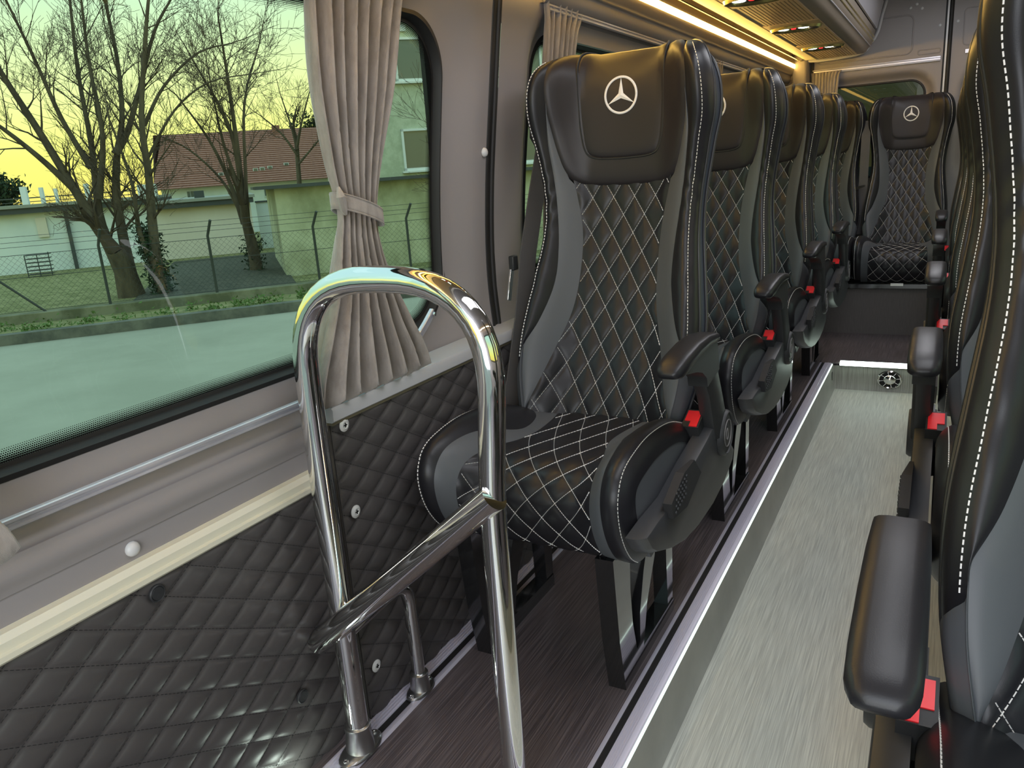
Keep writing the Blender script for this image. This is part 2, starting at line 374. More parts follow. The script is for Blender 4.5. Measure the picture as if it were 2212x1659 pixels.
def seat_meshes():
    R = SEATM
    b = quilt(MB(), .050, .080, (-.19, .19, .42, .98), clampB, BS, .0042, 8, 0, .962, 1); R['backrest'] = mesh('backrest', b, M['leather'], ang=180, recalc=False)
    b = MB(); quiltstitch(b, .050, .080, (-.19, .19, .44, .965), clampB, BS, 0, .962, sg=1); R['bstitch'] = mesh('stitching', b, M['thread'], False)
    b = quilt(MB(), .056, .093, (-.15, .15, 0, CLEN), clampC, CQ, .0042, 8, 0, .62 - .03, -1); R['cushion'] = mesh('seat_cushion', b, M['leather'], ang=180, recalc=False)
    b = MB(); quiltstitch(b, .056, .093, (-.15, .15, 0, CLEN), clampC, CQ, 0, .62 - .03, sg=-1); R['cstitch'] = mesh('stitching', b, M['thread'], False)
    for sg in (-1, 1):
        def band(u, t, sg=sg):
            v = .44 + (1.20 - .44) * t; v2 = v; q = crom(QV, QX, v) if v < .965 else crom(GV, GX, v) - .03 * max(0, (1.12 - v) / .16); g = min(crom(GV, GX, v), .9 * sW(v))
            q = min(q, g - .002); x = q + (g - q) * u; p = BS(x, v2); return (sg * x, p[1] - .003 * sin(pi * u) ** .6, p[2])
        bm_ = MB().grid(band, 7, 60)
        def wrap(u, t, sg=sg):
            vb = .615 - .075 * u; v = .40 + (vb - .40) * t; p = bolsterF(u, v, sg); k = .0022 * min(1, (1 - t) / .03 + .25); a = min(1, max(0, (u - .45) / .55)) * pi / 2; return (p[0] + sg * k * sin(a), p[1] - k * cos(a), p[2])
        bm_.grid(wrap, 16, 24); R['band', sg] = mesh('accent_band', bm_, M['grey'], ang=180)
        R['bol', sg] = mesh('side_bolster', MB().grid(lambda u, t: bolsterF(u, .40 + .88 * t, sg), 16, 110), M['leather'], ang=180)
        st = MB(); Fb = lambda u, v: bolsterF(u, v, sg)
        seamline(st, Fb, [(.54, .585 + i * .008) for i in range(80)], .0075, .66, .0008, .0006, sg=sg)
        R['bolst', sg] = mesh('stitching', st, M['thread'], False)
        def gus(u, t, sg=sg):
            v = .40 + .87 * t; k = 1 - .9 * ss(1.17, 1.28, v); w_ = sW(v); y0_ = sY(v) - .45 * sD(v); y1_ = sY(v) + .004 + .022 * k; return (sg * (w_ - .003 - .007 * sin(pi * u)), y0_ + (y1_ - y0_) * u, sZ(v) + .016 * ss(1.08, 1.19, v) * (1 - u))
        R['gus', sg] = mesh('side_gusset', MB().grid(gus, 6, 60), M['blue'], ang=180)
        pp = MB(); pp.tube([(sg * (sW(v) - .001), sY(v) - .45 * sD(v), sZ(v) + .016 * ss(1.08, 1.19, v)) for v in [.40 + .0145 * i for i in range(61)]], .0032, 8)
        pp.tube([(sg * (sW(v) - .002), sY(v) + .004 + .022 * (1 - .9 * ss(1.17, 1.28, v)), sZ(v)) for v in [.40 + .0145 * i for i in range(61)]], .0038, 8)
        R['pip', sg] = mesh('piping', pp, M['piping'])
        def cband(u, t, sg=sg):
            q = cq(t); g = max(min(cg(t), .186), q + .002); x = q + (g - q) * u; p = CF(x, t); n = .0025 * sin(pi * u) ** .6; return (sg * x, p[1] - n * .5, p[2] + n * (1 if t < .55 else 0))
        R['cband', sg] = mesh('accent_band', MB().grid(cband, 7, 60), M['grey'], ang=180)
        R['cbol', sg] = mesh('cushion_bolster', MB().grid(lambda u, t: csideF(u, t * .965, sg), 18, 70), M['leather'], ang=180)
        st = MB(); Fc = lambda u, s: csideF(u, s, sg)
        seamline(st, Fc, [(.60, .1 + i * .01) for i in range(88)], .0075, .66, .0008, .0006, sg=-sg)
        R['cbolst', sg] = mesh('stitching', st, M['thread'], False)
        end = [csideF(1, i / 40, sg) for i in range(41)]
        out = [(p[1], p[2]) for p in end]; xs = abs(end[20][0])
        sp = MB(); o2 = [(y, z) for y, z in out[:36]] + [(.12, .305), (.46, .335), (.48, .42)]
        sp.prism(o2, sg * (xs - .022), sg * (xs - .002), 'x'); R['cside', sg] = mesh('side_panel', sp, M['grey'], ang=30)
    R['shell'] = mesh('seat_shell', MB().grid(lambda u, t: backZ(.36 + .92 * t, u * 2 - 1), 25, 60), M['shell'], ang=180)
    # head pad
    half = [(0, .945), (.085, .948), (.117, .960), (.137, .990), (.151, 1.05), (.161, 1.11), (.163, 1.16), (.157, 1.205), (.143, 1.238), (.114, 1.262), (0, 1.272)]
    poly = half + [(-x, y) for x, y in half[::-1][1:-1]]
    b = MB(); patch(b, poly, BS, .013, 1, 96); R['pad'] = mesh('head_pad', b, M['pad'], ang=180)
    def PS(x, v):
        p, n = normal(BS, x, v); return tuple(p + n * .013)
    half = [(0, 1.005), (.06, 1.007), (.085, 1.015), (.098, 1.035), (.103, 1.08), (.108, 1.15), (.110, 1.21), (.106, 1.245), (.09, 1.262), (0, 1.268)]
    poly = half + [(-x, y) for x, y in half[::-1][1:-1]]
    b = MB(); bd = patch(b, poly, PS, .0035, 1, 96, base=-.004, k=14); R['padin'] = mesh('head_pad_panel', b, M['pad'], ang=180)
    b = MB(); b.tube([Vector(PS(*p)) for p in bd] + [Vector(PS(*bd[0]))], .0024, 6, caps=False); R['padseam'] = mesh('seam', b, M['bthread'])
    # embroidered ring with a three pointed star
    def ES(x, v):
        p, n = normal(PS, x, v); return p + n * .0045
    b = MB(); ring = [(.037 * cos(2 * pi * k / 48), 1.138 + .037 * sin(2 * pi * k / 48)) for k in range(49)]
    b.tube([ES(*p) for p in ring], .0026, 8, caps=False, flat=.5, up=(0, -1, 0))
    for k in range(3):
        a = pi / 2 + k * 2 * pi / 3; tip = (.0365 * cos(a), 1.138 + .0365 * sin(a)); l_ = (.0068 * cos(a + pi / 3), 1.138 + .0068 * sin(a + pi / 3)); r_ = (.0068 * cos(a - pi / 3), 1.138 + .0068 * sin(a - pi / 3))
        ce = ES(0, 1.138) + Vector((0, -.0022, 0)); b.add([ce, ES(*l_), ES(*tip), ES(*r_)], [(0, 1, 2), (0, 2, 3)])
    R['emb'] = mesh('emblem', b, M['thread'], ang=20)
    # frame under the cushion
    b = MB(); b.box(-.165, .165, .19, .46, .268, .292); b.box(-.17, .17, .42, .47, .28, .42); R['frame'] = mesh('seat_frame', b, M['plastic'])
    # leg: front post, slanting strut, rear edge and foot rail
    b = MB()
    b.prism([(.128, 0), (.205, 0), (.196, .05), (.176, .12), (.168, .20), (.172, .302), (.085, .302), (.104, .12)], -.018, .018)
    b.prism([(.205, .0), (.44, .0), (.44, .030), (.235, .034), (.222, .06), (.196, .05)], -.018, .018)
    b.prism([(.215, .050), (.235, .034), (.262, .12), (.315, .20), (.345, .275), (.285, .275), (.245, .20), (.218, .12)], -.018, .018)
    b.prism([(.405, .028), (.44, .028), (.445, .275), (.40, .275), (.398, .15)], -.016, .016)
    R['leg'] = mesh('leg', b, M['gloss'], ang=30)
    # aisle side: shield, lever, armrest, buckle (for the arm on +x)
    def arm(sg):
        o2 = [(-.022, .412), (.004, .380), (.030, .362), (.116, .327), (.20, .303), (.30, .290), (.42, .288), (.52, .300), (.600, .325), (.612, .345), (.58, .372), (.552, .40), (.545, .455), (.52, .478), (.475, .476), (.36, .452), (.262, .437), (.146, .414), (.04, .415)]
        b = MB(); x0 = .222; n = len(o2); cy, cz = .30, .37
        lay = [(x0, 1.0, 0), (.236, 1.0, 0), (.246, .985, .0), (.254, .95, .0), (.256, .90, 0)]
        vs = [(sg * x, cy + (y - cy) * k, cz + (z - cz) * k) for x, k, _ in lay for (y, z) in o2]
        fs = [(l * n + i, l * n + (i + 1) % n, (l + 1) * n + (i + 1) % n, (l + 1) * n + i) for l in range(len(lay) - 1) for i in range(n)] + [tuple(range(n))[::-1], tuple(range((len(lay) - 1) * n, len(lay) * n))]
        b.add(vs, fs); R['shield', sg] = mesh('side_shield', b, M['gplastic'], ang=35)
        b = MB(); vs = [(sg * x, y, z) for (y, z) in ((.088, .430), (.100, .398), (.182, .386), (.310, .402), (.262, .446), (.165, .458)) for x in (.250, .266)]
        for i in (7, 9): vs[i] = (sg * .257, vs[i][1], vs[i][2])
        b.add(vs, [(0, 1, 3, 2), (2, 3, 5, 4), (4, 5, 7, 6), (6, 7, 9, 8), (8, 9, 11, 10), (10, 11, 1, 0), (1, 11, 9, 7, 5, 3)])
        R['lever', sg] = mesh('recline_lever', b, M['matt'], ang=20)
        b = MB()
        for i in range(6):
            for j in range(4):
                y, z = .112 + i * .012 + j * .002, .405 + j * .011 + i * .002
                b.lathe([(.0032, 0), (.0028, .0022), (.0012, .003)], 6, (sg * .2655, y, z), 'x')
        if sg < 0: b.v = [(x if x < -.2655 else -.531 - x, y, z) for x, y, z in b.v]
        R['grip', sg] = mesh('grip_dots', b, M['plastic'])
        # armrest stem
        b = MB(); fr = [(.312, .612), (.340, .575), (.375, .53), (.398, .48), (.42, .43)]; rr = [(.405, .645), (.425, .60), (.462, .54), (.500, .48), (.52, .43)]
        vs = []
        for (f, r) in zip(fr, rr):
            for k in range(12):
                t = 2 * pi * k / 12; cyy, czz = (f[0] + r[0]) / 2, (f[1] + r[1]) / 2; hy, hz = (r[0] - f[0]) / 2, (r[1] - f[1]) / 2
                c_, s_ = cos(t), sin(t); c_ = math.copysign(abs(c_) ** .6, c_); s_ = math.copysign(abs(s_) ** .6, s_)
                vs.append((sg * (.244 + .019 * s_), cyy + hy * c_, czz + hz * c_))
        b.add(vs, [(i * 12 + k, i * 12 + (k + 1) % 12, (i + 1) * 12 + (k + 1) % 12, (i + 1) * 12 + k) for i in range(4) for k in range(12)] + [tuple(range(12))[::-1], tuple(range(48, 60))])
        # arm body below pad
        o3 = [(.150, .652), (.136, .645), (.150, .637), (.19, .630), (.24, .622), (.285, .610), (.318, .592), (.336, .572), (.425, .585), (.418, .62), (.408, .654), (.36, .662), (.25, .664), (.17, .660)]
        o3 = [(.408 - (.408 - y) * .88 if y < .33 else y, z - .003) for y, z in o3]
        b.prism(o3, sg * .2255, sg * .2635, 'x'); R['stem', sg] = mesh('armrest_stem', b, M['plastic'], ang=45)
        top = [(.108, .647), (.114, .655), (.130, .663), (.17, .670), (.25, .676), (.33, .675), (.405, .665)]; bot = [(.108, .643), (.113, .637), (.13, .634), (.17, .636), (.25, .646), (.33, .650), (.408, .646)]
        sc_ = lambda P: [(.408 - (.408 - y) * .88, z - .003) for y, z in P]
        top, bot = sc_(top), sc_(bot)
        b = MB(); vs = []
        wdt = [.010, .019, .0245, .0258, .0258, .0256, .025]
        for (a, c_, w_) in zip(top, bot, wdt):
            for k in range(14):
                t = 2 * pi * k / 14; cc = cos(t); s_ = sin(t); cc = math.copysign(abs(cc) ** .5, cc); s_ = math.copysign(abs(s_) ** .6, s_)
                vs.append((sg * (.2445 + w_ * cc), (a[0] + c_[0]) / 2, (a[1] + c_[1]) / 2 + (a[1] - c_[1]) / 2 * s_))
        b.add(vs, [(i * 14 + k, i * 14 + (k + 1) % 14, (i + 1) * 14 + (k + 1) % 14, (i + 1) * 14 + k) for i in range(6) for k in range(14)] + [tuple(range(14))[::-1], tuple(range(84, 98))])
        R['armpad', sg] = mesh('armrest_pad', b, M['leather'], ang=60)
        b = MB(); b.lathe([(.050, sg * .218), (.052, sg * .235), (.050, sg * .262), (.046, sg * .268), (.0445, sg * .268), (.043, sg * .265), (0.02, sg * .2665), (.004, sg * .267)], 36, (0, .487, .425), 'x')
        b.prism([(.44, .36), (.535, .36), (.56, .33), (.55, .42), (.535, .45), (.44, .45)], sg * .21, sg * .252, 'x')
        R['pivot', sg] = mesh('armrest_pivot', b, M['plastic'], ang=35)
        b = MB(); b.lathe([(.030, sg * .2655), (.030, sg * .2678), (.0285, sg * .2678), (.0285, sg * .2655)], 30, (0, .487, .425), 'x'); b.tube([(sg * .2672, .480 + .008 * cos(t / 8 * 2 * pi), .425 + .013 * sin(t / 8 * 2 * pi)) for t in range(9)], .0012, 6)
        R['pivm', sg] = mesh('pivot_ring', b, M['shell'])
        # buckle
        b = MB(); vs = []
        def bk(u, v_, w_): # local box tilted
            o = Vector((sg * .219, .400, .455)); ay = Vector((0, .026, .010)); az = Vector((0, -.012, .030)); ax = Vector((sg * .0175, 0, 0)); return o + ax * u + ay * v_ + az * w_
        vs = [bk(u, v_, w_) for w_ in (-1, 1) for v_ in (-1, 1) for u in (-1, 1)]; FB = [(0, 2, 3, 1), (4, 5, 7, 6), (0, 1, 5, 4), (2, 6, 7, 3), (0, 4, 6, 2), (1, 3, 7, 5)]
        b.add(vs, FB); b.tube([bk(0, .2, -.8), (sg * .222, .44, .36)], .012, 8); R['bkl', sg] = mesh('buckle', b, M['plastic'], ang=30)
        b = MB()
        b.add([bk(u, v_, w_) for w_ in (.7, 1.06) for v_ in (-.35, .80) for u in (-.8, .8)], FB)
        b.add([bk(u, v_, w_) for w_ in (.7, 1.06) for v_ in (-.95, -.35) for u in ((-.1, .8))], FB)
        R['bkr', sg] = mesh('release_button', b, M['red'], ang=30)
    arm(1); arm(-1)
    for k, v in list(R.items()):
        if v is None: del R[k]
seat_meshes()
def make_seat(name, label, loc, group, sg=0, legs=True):
    R = SEATM; t = thing(name, label, 'seat', loc, group)
    bk = obj('backrest', R['backrest'], 0, t); obj('stitching', R['bstitch'], 0, bk)
    cu = obj('seat_cushion', R['cushion'], 0, t); obj('stitching', R['cstitch'], 0, cu)
    for s in (-1, 1):
        obj('accent_band', R['band', s], 0, t)['label'] = 'grey leather band beside the backrest quilting'
        bo = obj('side_bolster', R['bol', s], 0, t); obj('stitching', R['bolst', s], 0, bo); obj('side_gusset', R['gus', s], 0, t); obj('piping', R['pip', s], 0, t)
        obj('accent_band', R['cband', s], 0, t)['label'] = 'grey leather band beside the cushion quilting'
        cb = obj('cushion_bolster', R['cbol', s], 0, t); obj('stitching', R['cbolst', s], 0, cb); obj('side_panel', R['cside', s], 0, t)
    obj('seat_shell', R['shell'], 0, t); hp = obj('head_pad', R['pad'], 0, t); obj('head_pad_panel', R['padin'], 0, hp); obj('seam', R['padseam'], 0, hp)
    em = obj('emblem', R['emb'], 0, hp); em['label'] = 'white embroidered three pointed star in a ring'
    if legs: obj('seat_frame', R['frame'], 0, t)
    if sg:
        obj('side_shield', R['shield', sg], 0, t); lv = obj('recline_lever', R['lever', sg], 0, t); obj('grip_dots', R['grip', sg], 0, lv)
        ar = obj('armrest', R['armpad', sg], 0, t); obj('armrest_stem', R['stem', sg], 0, ar)
        pv = obj('armrest_pivot', R['pivot', sg], 0, t); obj('pivot_ring', R['pivm', sg], 0, pv)
        b = obj('belt_buckle', R['bkl', sg], 0, t); rb = obj('release_button', R['bkr', sg], 0, b); rb['label'] = 'red release button'
    if legs:
        for x in (-.165, .138) if sg > 0 else (-.138, .165): obj('leg', R['leg'], 0, t, (x, 0, 0))
    return t

# ================================================================ setting: walls, floor, ceiling
def Wx(z):   # inner cladding surface of the left wall (x as a function of height)
    return crom([-.3, .5, .75, .95, 1.2, 1.35, 1.45], [-.93, -.932, -.946, -.934, -.900, -.878, -.862], z)
def rrect(y0, y1, z0, z1, r, n=16):
    pts = []
    for (cy, cz, a0) in ((y1 - r, z0 + r, -pi / 2), (y1 - r, z1 - r, 0), (y0 + r, z1 - r, pi / 2), (y0 + r, z0 + r, pi)):
        for k in range(n + 1):
            a = a0 + pi / 2 * k / n; pts.append((cy + r * cos(a), cz + r * sin(a)))
    out = []
    for i, p in enumerate(pts):   # subdivide long straight runs
        q = pts[(i + 1) % len(pts)]; d = math.dist(p, q); m = max(1, int(d / .04)) if d > .05 else 1
        for k in range(m): out.append((p[0] + (q[0] - p[0]) * k / m, p[1] + (q[1] - p[1]) * k / m))
    return out
def onrect(p, c, y0, y1, z0, z1, r):   # project a hole point to the cell border
    y, z = p
    cy = min(max(y, y0 + .0), y1); dl, dr, db, dt = y - y0, y1 - y, z - z0, z1 - z
    hy0, hy1, hz0, hz1 = c
    inY = hy0 + r - 1e-9 <= y <= hy1 - r + 1e-9; inZ = hz0 + r - 1e-9 <= z <= hz1 - r + 1e-9
    if inY: return y, (z0 if z < (hz0 + hz1) / 2 else z1)
    if inZ: return (y0 if y < (hy0 + hy1) / 2 else y1), z
    sy, sz = (1 if y > (hy0 + hy1) / 2 else -1), (1 if z > (hz0 + hz1) / 2 else -1)
    ay, az = (hy1 - r if sy > 0 else hy0 + r), (hz1 - r if sz > 0 else hz0 + r); Y, Z = (y1 if sy > 0 else y0), (z1 if sz > 0 else z0)
    f = math.atan2(abs(z - az), abs(y - ay)) / (pi / 2); lv, lh = abs(Z - az), abs(Y - ay); ks = round(16 * lv / (lv + lh)) / 16
    if f <= ks: return Y, az + sz * lv * (f / ks if ks else 0)
    return Y - sy * lh * (f - ks) / (1 - ks), Z
def wall_cell(mb, sx, cell, hole=None, r=.1, depth=.028, wid=.075, off=0):
    y0, y1, z0, z1 = cell; mp = lambda y, z, d=0: ((Wx(z) - d - off) * sx if sx > 0 else -.06 - (Wx(z) - d - off), y, z)
    if not hole:
        mb.grid(lambda u, t: mp(y0 + (y1 - y0) * u, z0 + (z1 - z0) * t), 3, 24); return
    hp = rrect(*hole, r); n = len(hp); op = [onrect(p, hole, y0, y1, z0, z1, r) for p in hp]; R_ = 12; vs = []
    for k in range(R_):
        t = (k / (R_ - 1)) ** 1.5
        for a, b in zip(hp, op):
            y, z = a[0] + (b[0] - a[0]) * t, a[1] + (b[1] - a[1]) * t; d = math.dist((y, z), a)
            vs.append(mp(y, z, depth * (1 - ss(0, wid, d))))
    fs = [(k * n + i, k * n + (i + 1) % n, (k + 1) * n + (i + 1) % n, (k + 1) * n + i) for k in range(R_ - 1) for i in range(n)]
    mb.add(vs, fs)
def window(idx, sx, hole, r, depth=.028, gm='glass', frit=(.005, .018)):
    def ring(k, d):
        h = (hole[0] + k, hole[1] - k, hole[2] + k, hole[3] - k); P = rrect(*h, max(.02, r - k), 16)
        return [((Wx(z) - d) * sx if sx > 0 else -.06 - (Wx(z) - d), y, z) for y, z in P]
    def mkr(a, b): 
        n = min(len(a), len(b)); return a + b, [(i, (i + 1) % n, n + (i + 1) % n, n + i) for i in range(n)]
    # same topology rings: build them from one outline by insetting point-wise
    P0 = rrect(*hole, r); n = len(P0); cy, cz = (hole[0] + hole[1]) / 2, (hole[2] + hole[3]) / 2
    hy, hz = (hole[1] - hole[0]) / 2, (hole[3] - hole[2]) / 2
    def ins(k, d):
        o = []
        for y, z in P0:
            yy, zz = cy + (y - cy) * (hy - k) / hy, cz + (z - cz) * (hz - k) / hz
            o.append(((Wx(zz) - d) * sx if sx > 0 else -.06 - (Wx(zz) - d), yy, zz))
        return o
    def band(a, b): return MB().add(a + b, [(i, (i + 1) % n, n + (i + 1) % n, n + i) for i in range(n)])
    w = obj('window_%d' % idx, MB().add(ins(-.002, depth - .001) + ins(.006, depth - .004) + ins(.010, depth + .004) + ins(.012, depth + .014), [(l * n + i, l * n + (i + 1) % n, (l + 1) * n + (i + 1) % n, (l + 1) * n + i) for l in range(3) for i in range(n)]), 'rubber'); struct(w)
    gd = depth + .014; k1 = .012 + frit[0]; k2 = k1 + frit[1]
    obj('border_print', band(ins(.011, gd - .001), ins(k1, gd - .001)), 'rubber', w)
    a, b = ins(k1, gd - .001), ins(k2, gd - .001); L = [0]
    for i in range(1, n): L.append(L[-1] + math.dist(a[i], a[i - 1]))
    mb = MB(); mb.add(a + [a[0]] + b + [b[0]], [(i, i + 1, n + 1 + i + 1, n + 1 + i) for i in range(n)]); L.append(L[-1] + math.dist(a[0], a[-1]))
    uv = [(l, 0) for l in L] + [(l, 1) for l in L]; obj('dot_print', mb, 'dots', w, uvs=uv, recalc=False)
    g = ins(.011, gd); mb = MB()
    rows = 8; vs = []
    for k in range(rows + 1):
        f = 1 - k / rows * .999
        for x, y, z in g:
            zz = cz + (z - cz) * f; vs.append(((Wx(zz) - gd) * sx if sx > 0 else -.06 - (Wx(zz) - gd), cy + (y - cy) * f, zz))
    mb.add(vs, [(k * n + i, k * n + (i + 1) % n, (k + 1) * n + (i + 1) % n, (k + 1) * n + i) for k in range(rows) for i in range(n)])
    obj('pane', mb, gm, w); return w
ZB, ZT = -.16, 1.46
W1 = (-.62, 1.452, .681, 1.302); W2 = (1.842, 3.13, .72, 1.318); W3 = (3.40, 4.75, .72, 1.318)
wl_ = MB()
wall_cell(wl_, 1, (-1.2, 1.598, .525, ZT), W1, .115, .030, .12)
wall_cell(wl_, 1, (-1.2, 1.598, ZB, .50))
wall_cell(wl_, 1, (1.64, 3.27, ZB, ZT), W2, .09)
wall_cell(wl_, 1, (3.27, 5.2, ZB, ZT), W3, .09)
struct(obj('wall_left', wl_, 'clad', ang=60))
window(1, 1, W1, .115, .030); window(2, 1, W2, .09); window(3, 1, W3, .09)
# right wall of the bus, beyond the frame's edge
wr = MB(); WR1 = (-.2, 1.4, .70, 1.30)
wall_cell(wr, -1, (-1.2, 1.64, ZB, ZT), WR1, .1); wall_cell(wr, -1, (1.64, 3.27, ZB, ZT), W2, .09); wall_cell(wr, -1, (3.27, 5.2, ZB, ZT), W3, .09)
struct(obj('wall_right', wr, 'clad', ang=60))
window(4, -1, WR1, .1); window(5, -1, W2, .09); window(6, -1, W3, .09)
# body-shell behind the cladding joint and black door seal
sl = MB(); sl.grid(lambda u, t: (Wx(ZB + (ZT - ZB) * t) - .012 + .010 * sin(pi * u), 1.596 + .046 * u, ZB + (ZT - ZB) * t), 5, 30)
sl.tube([(Wx(z) - .004, 1.606, z) for z in [ZB + .05 * i for i in range(33)]], .006, 8); sl.tube([(Wx(z) - .004, 1.634, z) for z in [ZB + .05 * i for i in range(33)]], .006, 8)
struct(obj('trim_1', sl, 'rubber'))
# raised bead along the lower cladding of the near panel
def prof_strip(name, pts, y0, y1, m, parent=None, ang=35, n=2, thick=True):   # profile in (x,z) extruded along y
    mb = MB(); k = len(pts)
    vs = [(x, y0 + (y1 - y0) * j / (n - 1), z) for j in range(n) for (x, z) in pts]
    fs = [(j * k + i, j * k + (i + 1) % k, (j + 1) * k + (i + 1) % k, (j + 1) * k + i) for j in range(n - 1) for i in range(k)] + [tuple(range(k)), tuple(range((n - 1) * k, n * k))[::-1]]
    mb.add(vs, fs); return obj(name, mb, m, parent, ang=ang)
bead = MB(); bead.grid(lambda u, t: (-.9315 + .0055 * sin(pi * t) ** 2, -1.2 + 2.79 * u, .560 + .045 * t), 2, 10)
b_ = obj('trim_2', bead, 'clad', ang=180); struct(b_)
# cream strip over the near quilted panel
struct(prof_strip('trim_3', [(-.935, .492), (-.915, .492), (-.911, .496), (-.911, .503), (-.916, .505), (-.916, .516), (-.922, .524), (-.935, .526)], -1.2, .952, 'cream'))
# quilted wall panels (upholstered)
def wallquilt(name, x, y0, y1, z0, z1, a0, b0, amp):
    F = lambda a, b: (x, a, b)
    cl = lambda a, b: (min(y1, max(y0, a)), min(z1, max(z0, b)), min(a - y0, y1 - a, b - z0, z1 - b))
    o = obj(name, quilt(MB(), .0885, .0525, (y0, y1, z0, z1), cl, F, amp, 10, a0, b0, 1), 'wallquilt', ang=180, recalc=False)
    st = MB(); quiltstitch(st, .0885, .0525, (y0, y1, z0, z1), cl, F, a0, b0, .007, .0005, 1, .6); obj('stitching', st, 'bthread', o, smooth=False)
    return o
q1 = wallquilt('wall_panel', -.924, -.4, .93, -.12, .492, .432 + .0885 * 0, .456, .0068); tag(q1, 'dark brown quilted wall panel under the cream strip, left of the chrome rail', 'wall panel')
q2 = wallquilt('wall_panel', -.898, .952, 5.15, .0, .603, 1.033, .594, .0066); tag(q2, 'dark quilted wall panel beside the single seats, under the grey capping', 'wall panel')
ed = MB(); ed.box(-.935, -.899, .950, .957, 0, .604); ed.box(-.935, -.899, .957, 5.15, .590, .604); obj('panel_edge', ed, 'wallquilt', q2)
eb = MB(); eb.box(-.935, -.926, -.4, .95, -.16, .50); obj('panel_backing', eb, 'wallquilt', q1)
for (y, z) in ((.592, .472), (.813, .150)):
    b = MB(); b.lathe([(.0125, 0), (.0125, .003), (.011, .0045), (.0095, .0035), (.009, .0048), (0.001, .0052)], 24, (-.9180, y, z), 'x'); obj('clip', b, 'plastic', q1)
for z in (.592, .428, .108):
    b = MB(); b.lathe([(.012, 0), (.012, .0015), (.0065, .004), (.0055, .003), (.001, .0035)], 20, (-.8915, .979, z), 'x'); s_ = obj('screw', b, 'clear', q2, ang=60); s_['label'] = 'clear capped screw'
    b = MB(); b.box(-.8880, -.8872, .975, .983, z - .001, z + .001); b.box(-.8880, -.8872, .978, .980, z - .004, z + .004); obj('cross_slot', b, 'dark', s_)
capo = prof_strip('wall_capping', [(-.945, .606), (-.886, .606), (-.882, .609), (-.881, .628), (-.884, .633), (-.945, .636)], .945, 5.18, 'cap'); tag(capo, 'light grey capping profile running along the top of the quilted panel', 'capping'); 
ol = MB(); ol.box(-.94, -.889, .948, 5.18, .600, .606); obj('lower_lip', ol, 'olive', capo)
for i, (y, z) in enumerate(((.581, .542), (1.588, 1.04))):
    b = MB(); b.lathe([(.0105, 0), (.0105, .002), (.009, .0055), (.005, .0080), (.001, .0085)], 24, (Wx(z) + (0 if i else .0), y, z), 'x')
    tag(obj('cap_plug', b, 'white', ang=60), ('round white plastic plug on the grey cladding above the cream strip', 'white plastic plug beside the black door seal, at head pad height')[i], 'plug')
# curtain rails: lower one with its raised end, upper ones over the windows
def rail(name, pts, lab, parent=None, w=.0075, m='alu'):
    mb = MB(); k = 6; P = [Vector(p) for p in pts]
    vs = []; prf = [(0, -w), (.007, -w), (.009, -w * .8), (.009, -w * .35), (.004, -w * .3), (.004, w * .3), (.009, w * .35), (.009, w * .85), (.007, w), (0, w)]; k = len(prf)
    for i, p in enumerate(P):
        t = (P[min(i + 1, len(P) - 1)] - P[max(0, i - 1)]).normalized(); nrm = Vector((1, 0, 0)); u = t.cross(nrm).normalized() * -1
        if u.z < 0 and abs(t.y) > .3: u = -u
        for d, h in prf: vs.append(p + nrm * d + u * h)
    fs = [(i * k + j, i * k + (j + 1) % k, (i + 1) * k + (j + 1) % k, (i + 1) * k + j) for i in range(len(P) - 1) for j in range(k)] + [tuple(range(k)), tuple(range((len(P) - 1) * k, len(P) * k))[::-1]]
    mb.add(vs, fs); o = obj(name, mb, m, ang=12); tag(o, lab, 'curtain rail', 'curtain rails'); return o
low = [(-.936 + .001, y, .643) for y in (-1.1, .4, .9, 1.14)] + [(-.937, 1.19, .646), (-.938, 1.235, .656), (-.94, 1.28, .677), (-.94, 1.315, .700), (-.94, 1.345, .722)]
rl = rail('curtain_rail', low, 'aluminium curtain rail below the near window, its right end curving upwards')
b = MB(); b.lathe([(.004, 0), (.004, .003), (.001, .004)], 10, (-.928, 1.338, .717), 'x'); obj('screw', b, 'chrome', rl)
rail('curtain_rail', [(-.868, 1.84, 1.366), (-.868, 3.18, 1.366)], 'aluminium curtain rail above the window beside the first single seat')
rail('curtain_rail', [(-.868, 3.32, 1.366), (-.868, 4.85, 1.366)], 'aluminium curtain rail above the rearmost side window')
rail('curtain_rail', [(-.880, -1.0, 1.375), (-.880, 1.38, 1.375)], 'aluminium curtain rail above the near side window')
# beige blind panels under the upper rails
for i, (y0, y1) in enumerate(((2.00, 3.10), (3.55, 4.74))):
    p = prof_strip('blind_panel', [(-.893, 1.308), (-.880, 1.308), (-.888, 1.356), (-.900, 1.356)], y0, y1, 'clad'); tag(p, ('beige blind panel above the glass, behind the first single seat', 'beige blind panel above the glass, behind the second single seat')[i], 'blind')
# padded roll, light channel and luggage rack (profile points in x,z)
def open_strip(name, pts, y0, y1, m, parent=None, ang=50):
    mb = MB(); k = len(pts); vs = [(x, y, z) for y in (y0, y1) for (x, z) in pts]
    mb.add(vs, [(i, i + 1, k + i + 1, k + i) for i in range(k - 1)]); return obj(name, mb, m, parent, ang=ang)
def arc(cx, cz, r, a0, a1, n=10): return [(cx + r * cos(math.radians(a0 + (a1 - a0) * i / n)), cz + r * sin(math.radians(a0 + (a1 - a0) * i / n))) for i in range(n + 1)]
roll = [(-.885, 1.374)] + [(-.866, 1.374)] + arc(-.878, 1.398, .030, -60, 30, 8) + [(-.848, 1.414)]
t = open_strip('trim_4', roll, 1.82, 5.14, 'clad', ang=180); struct(t)
chan = [(-.848, 1.414), (-.8395, 1.4155)] + arc(-.900, 1.468, .078, -42, 38, 12) + [(-.842, 1.524), (-.80, 1.53)]
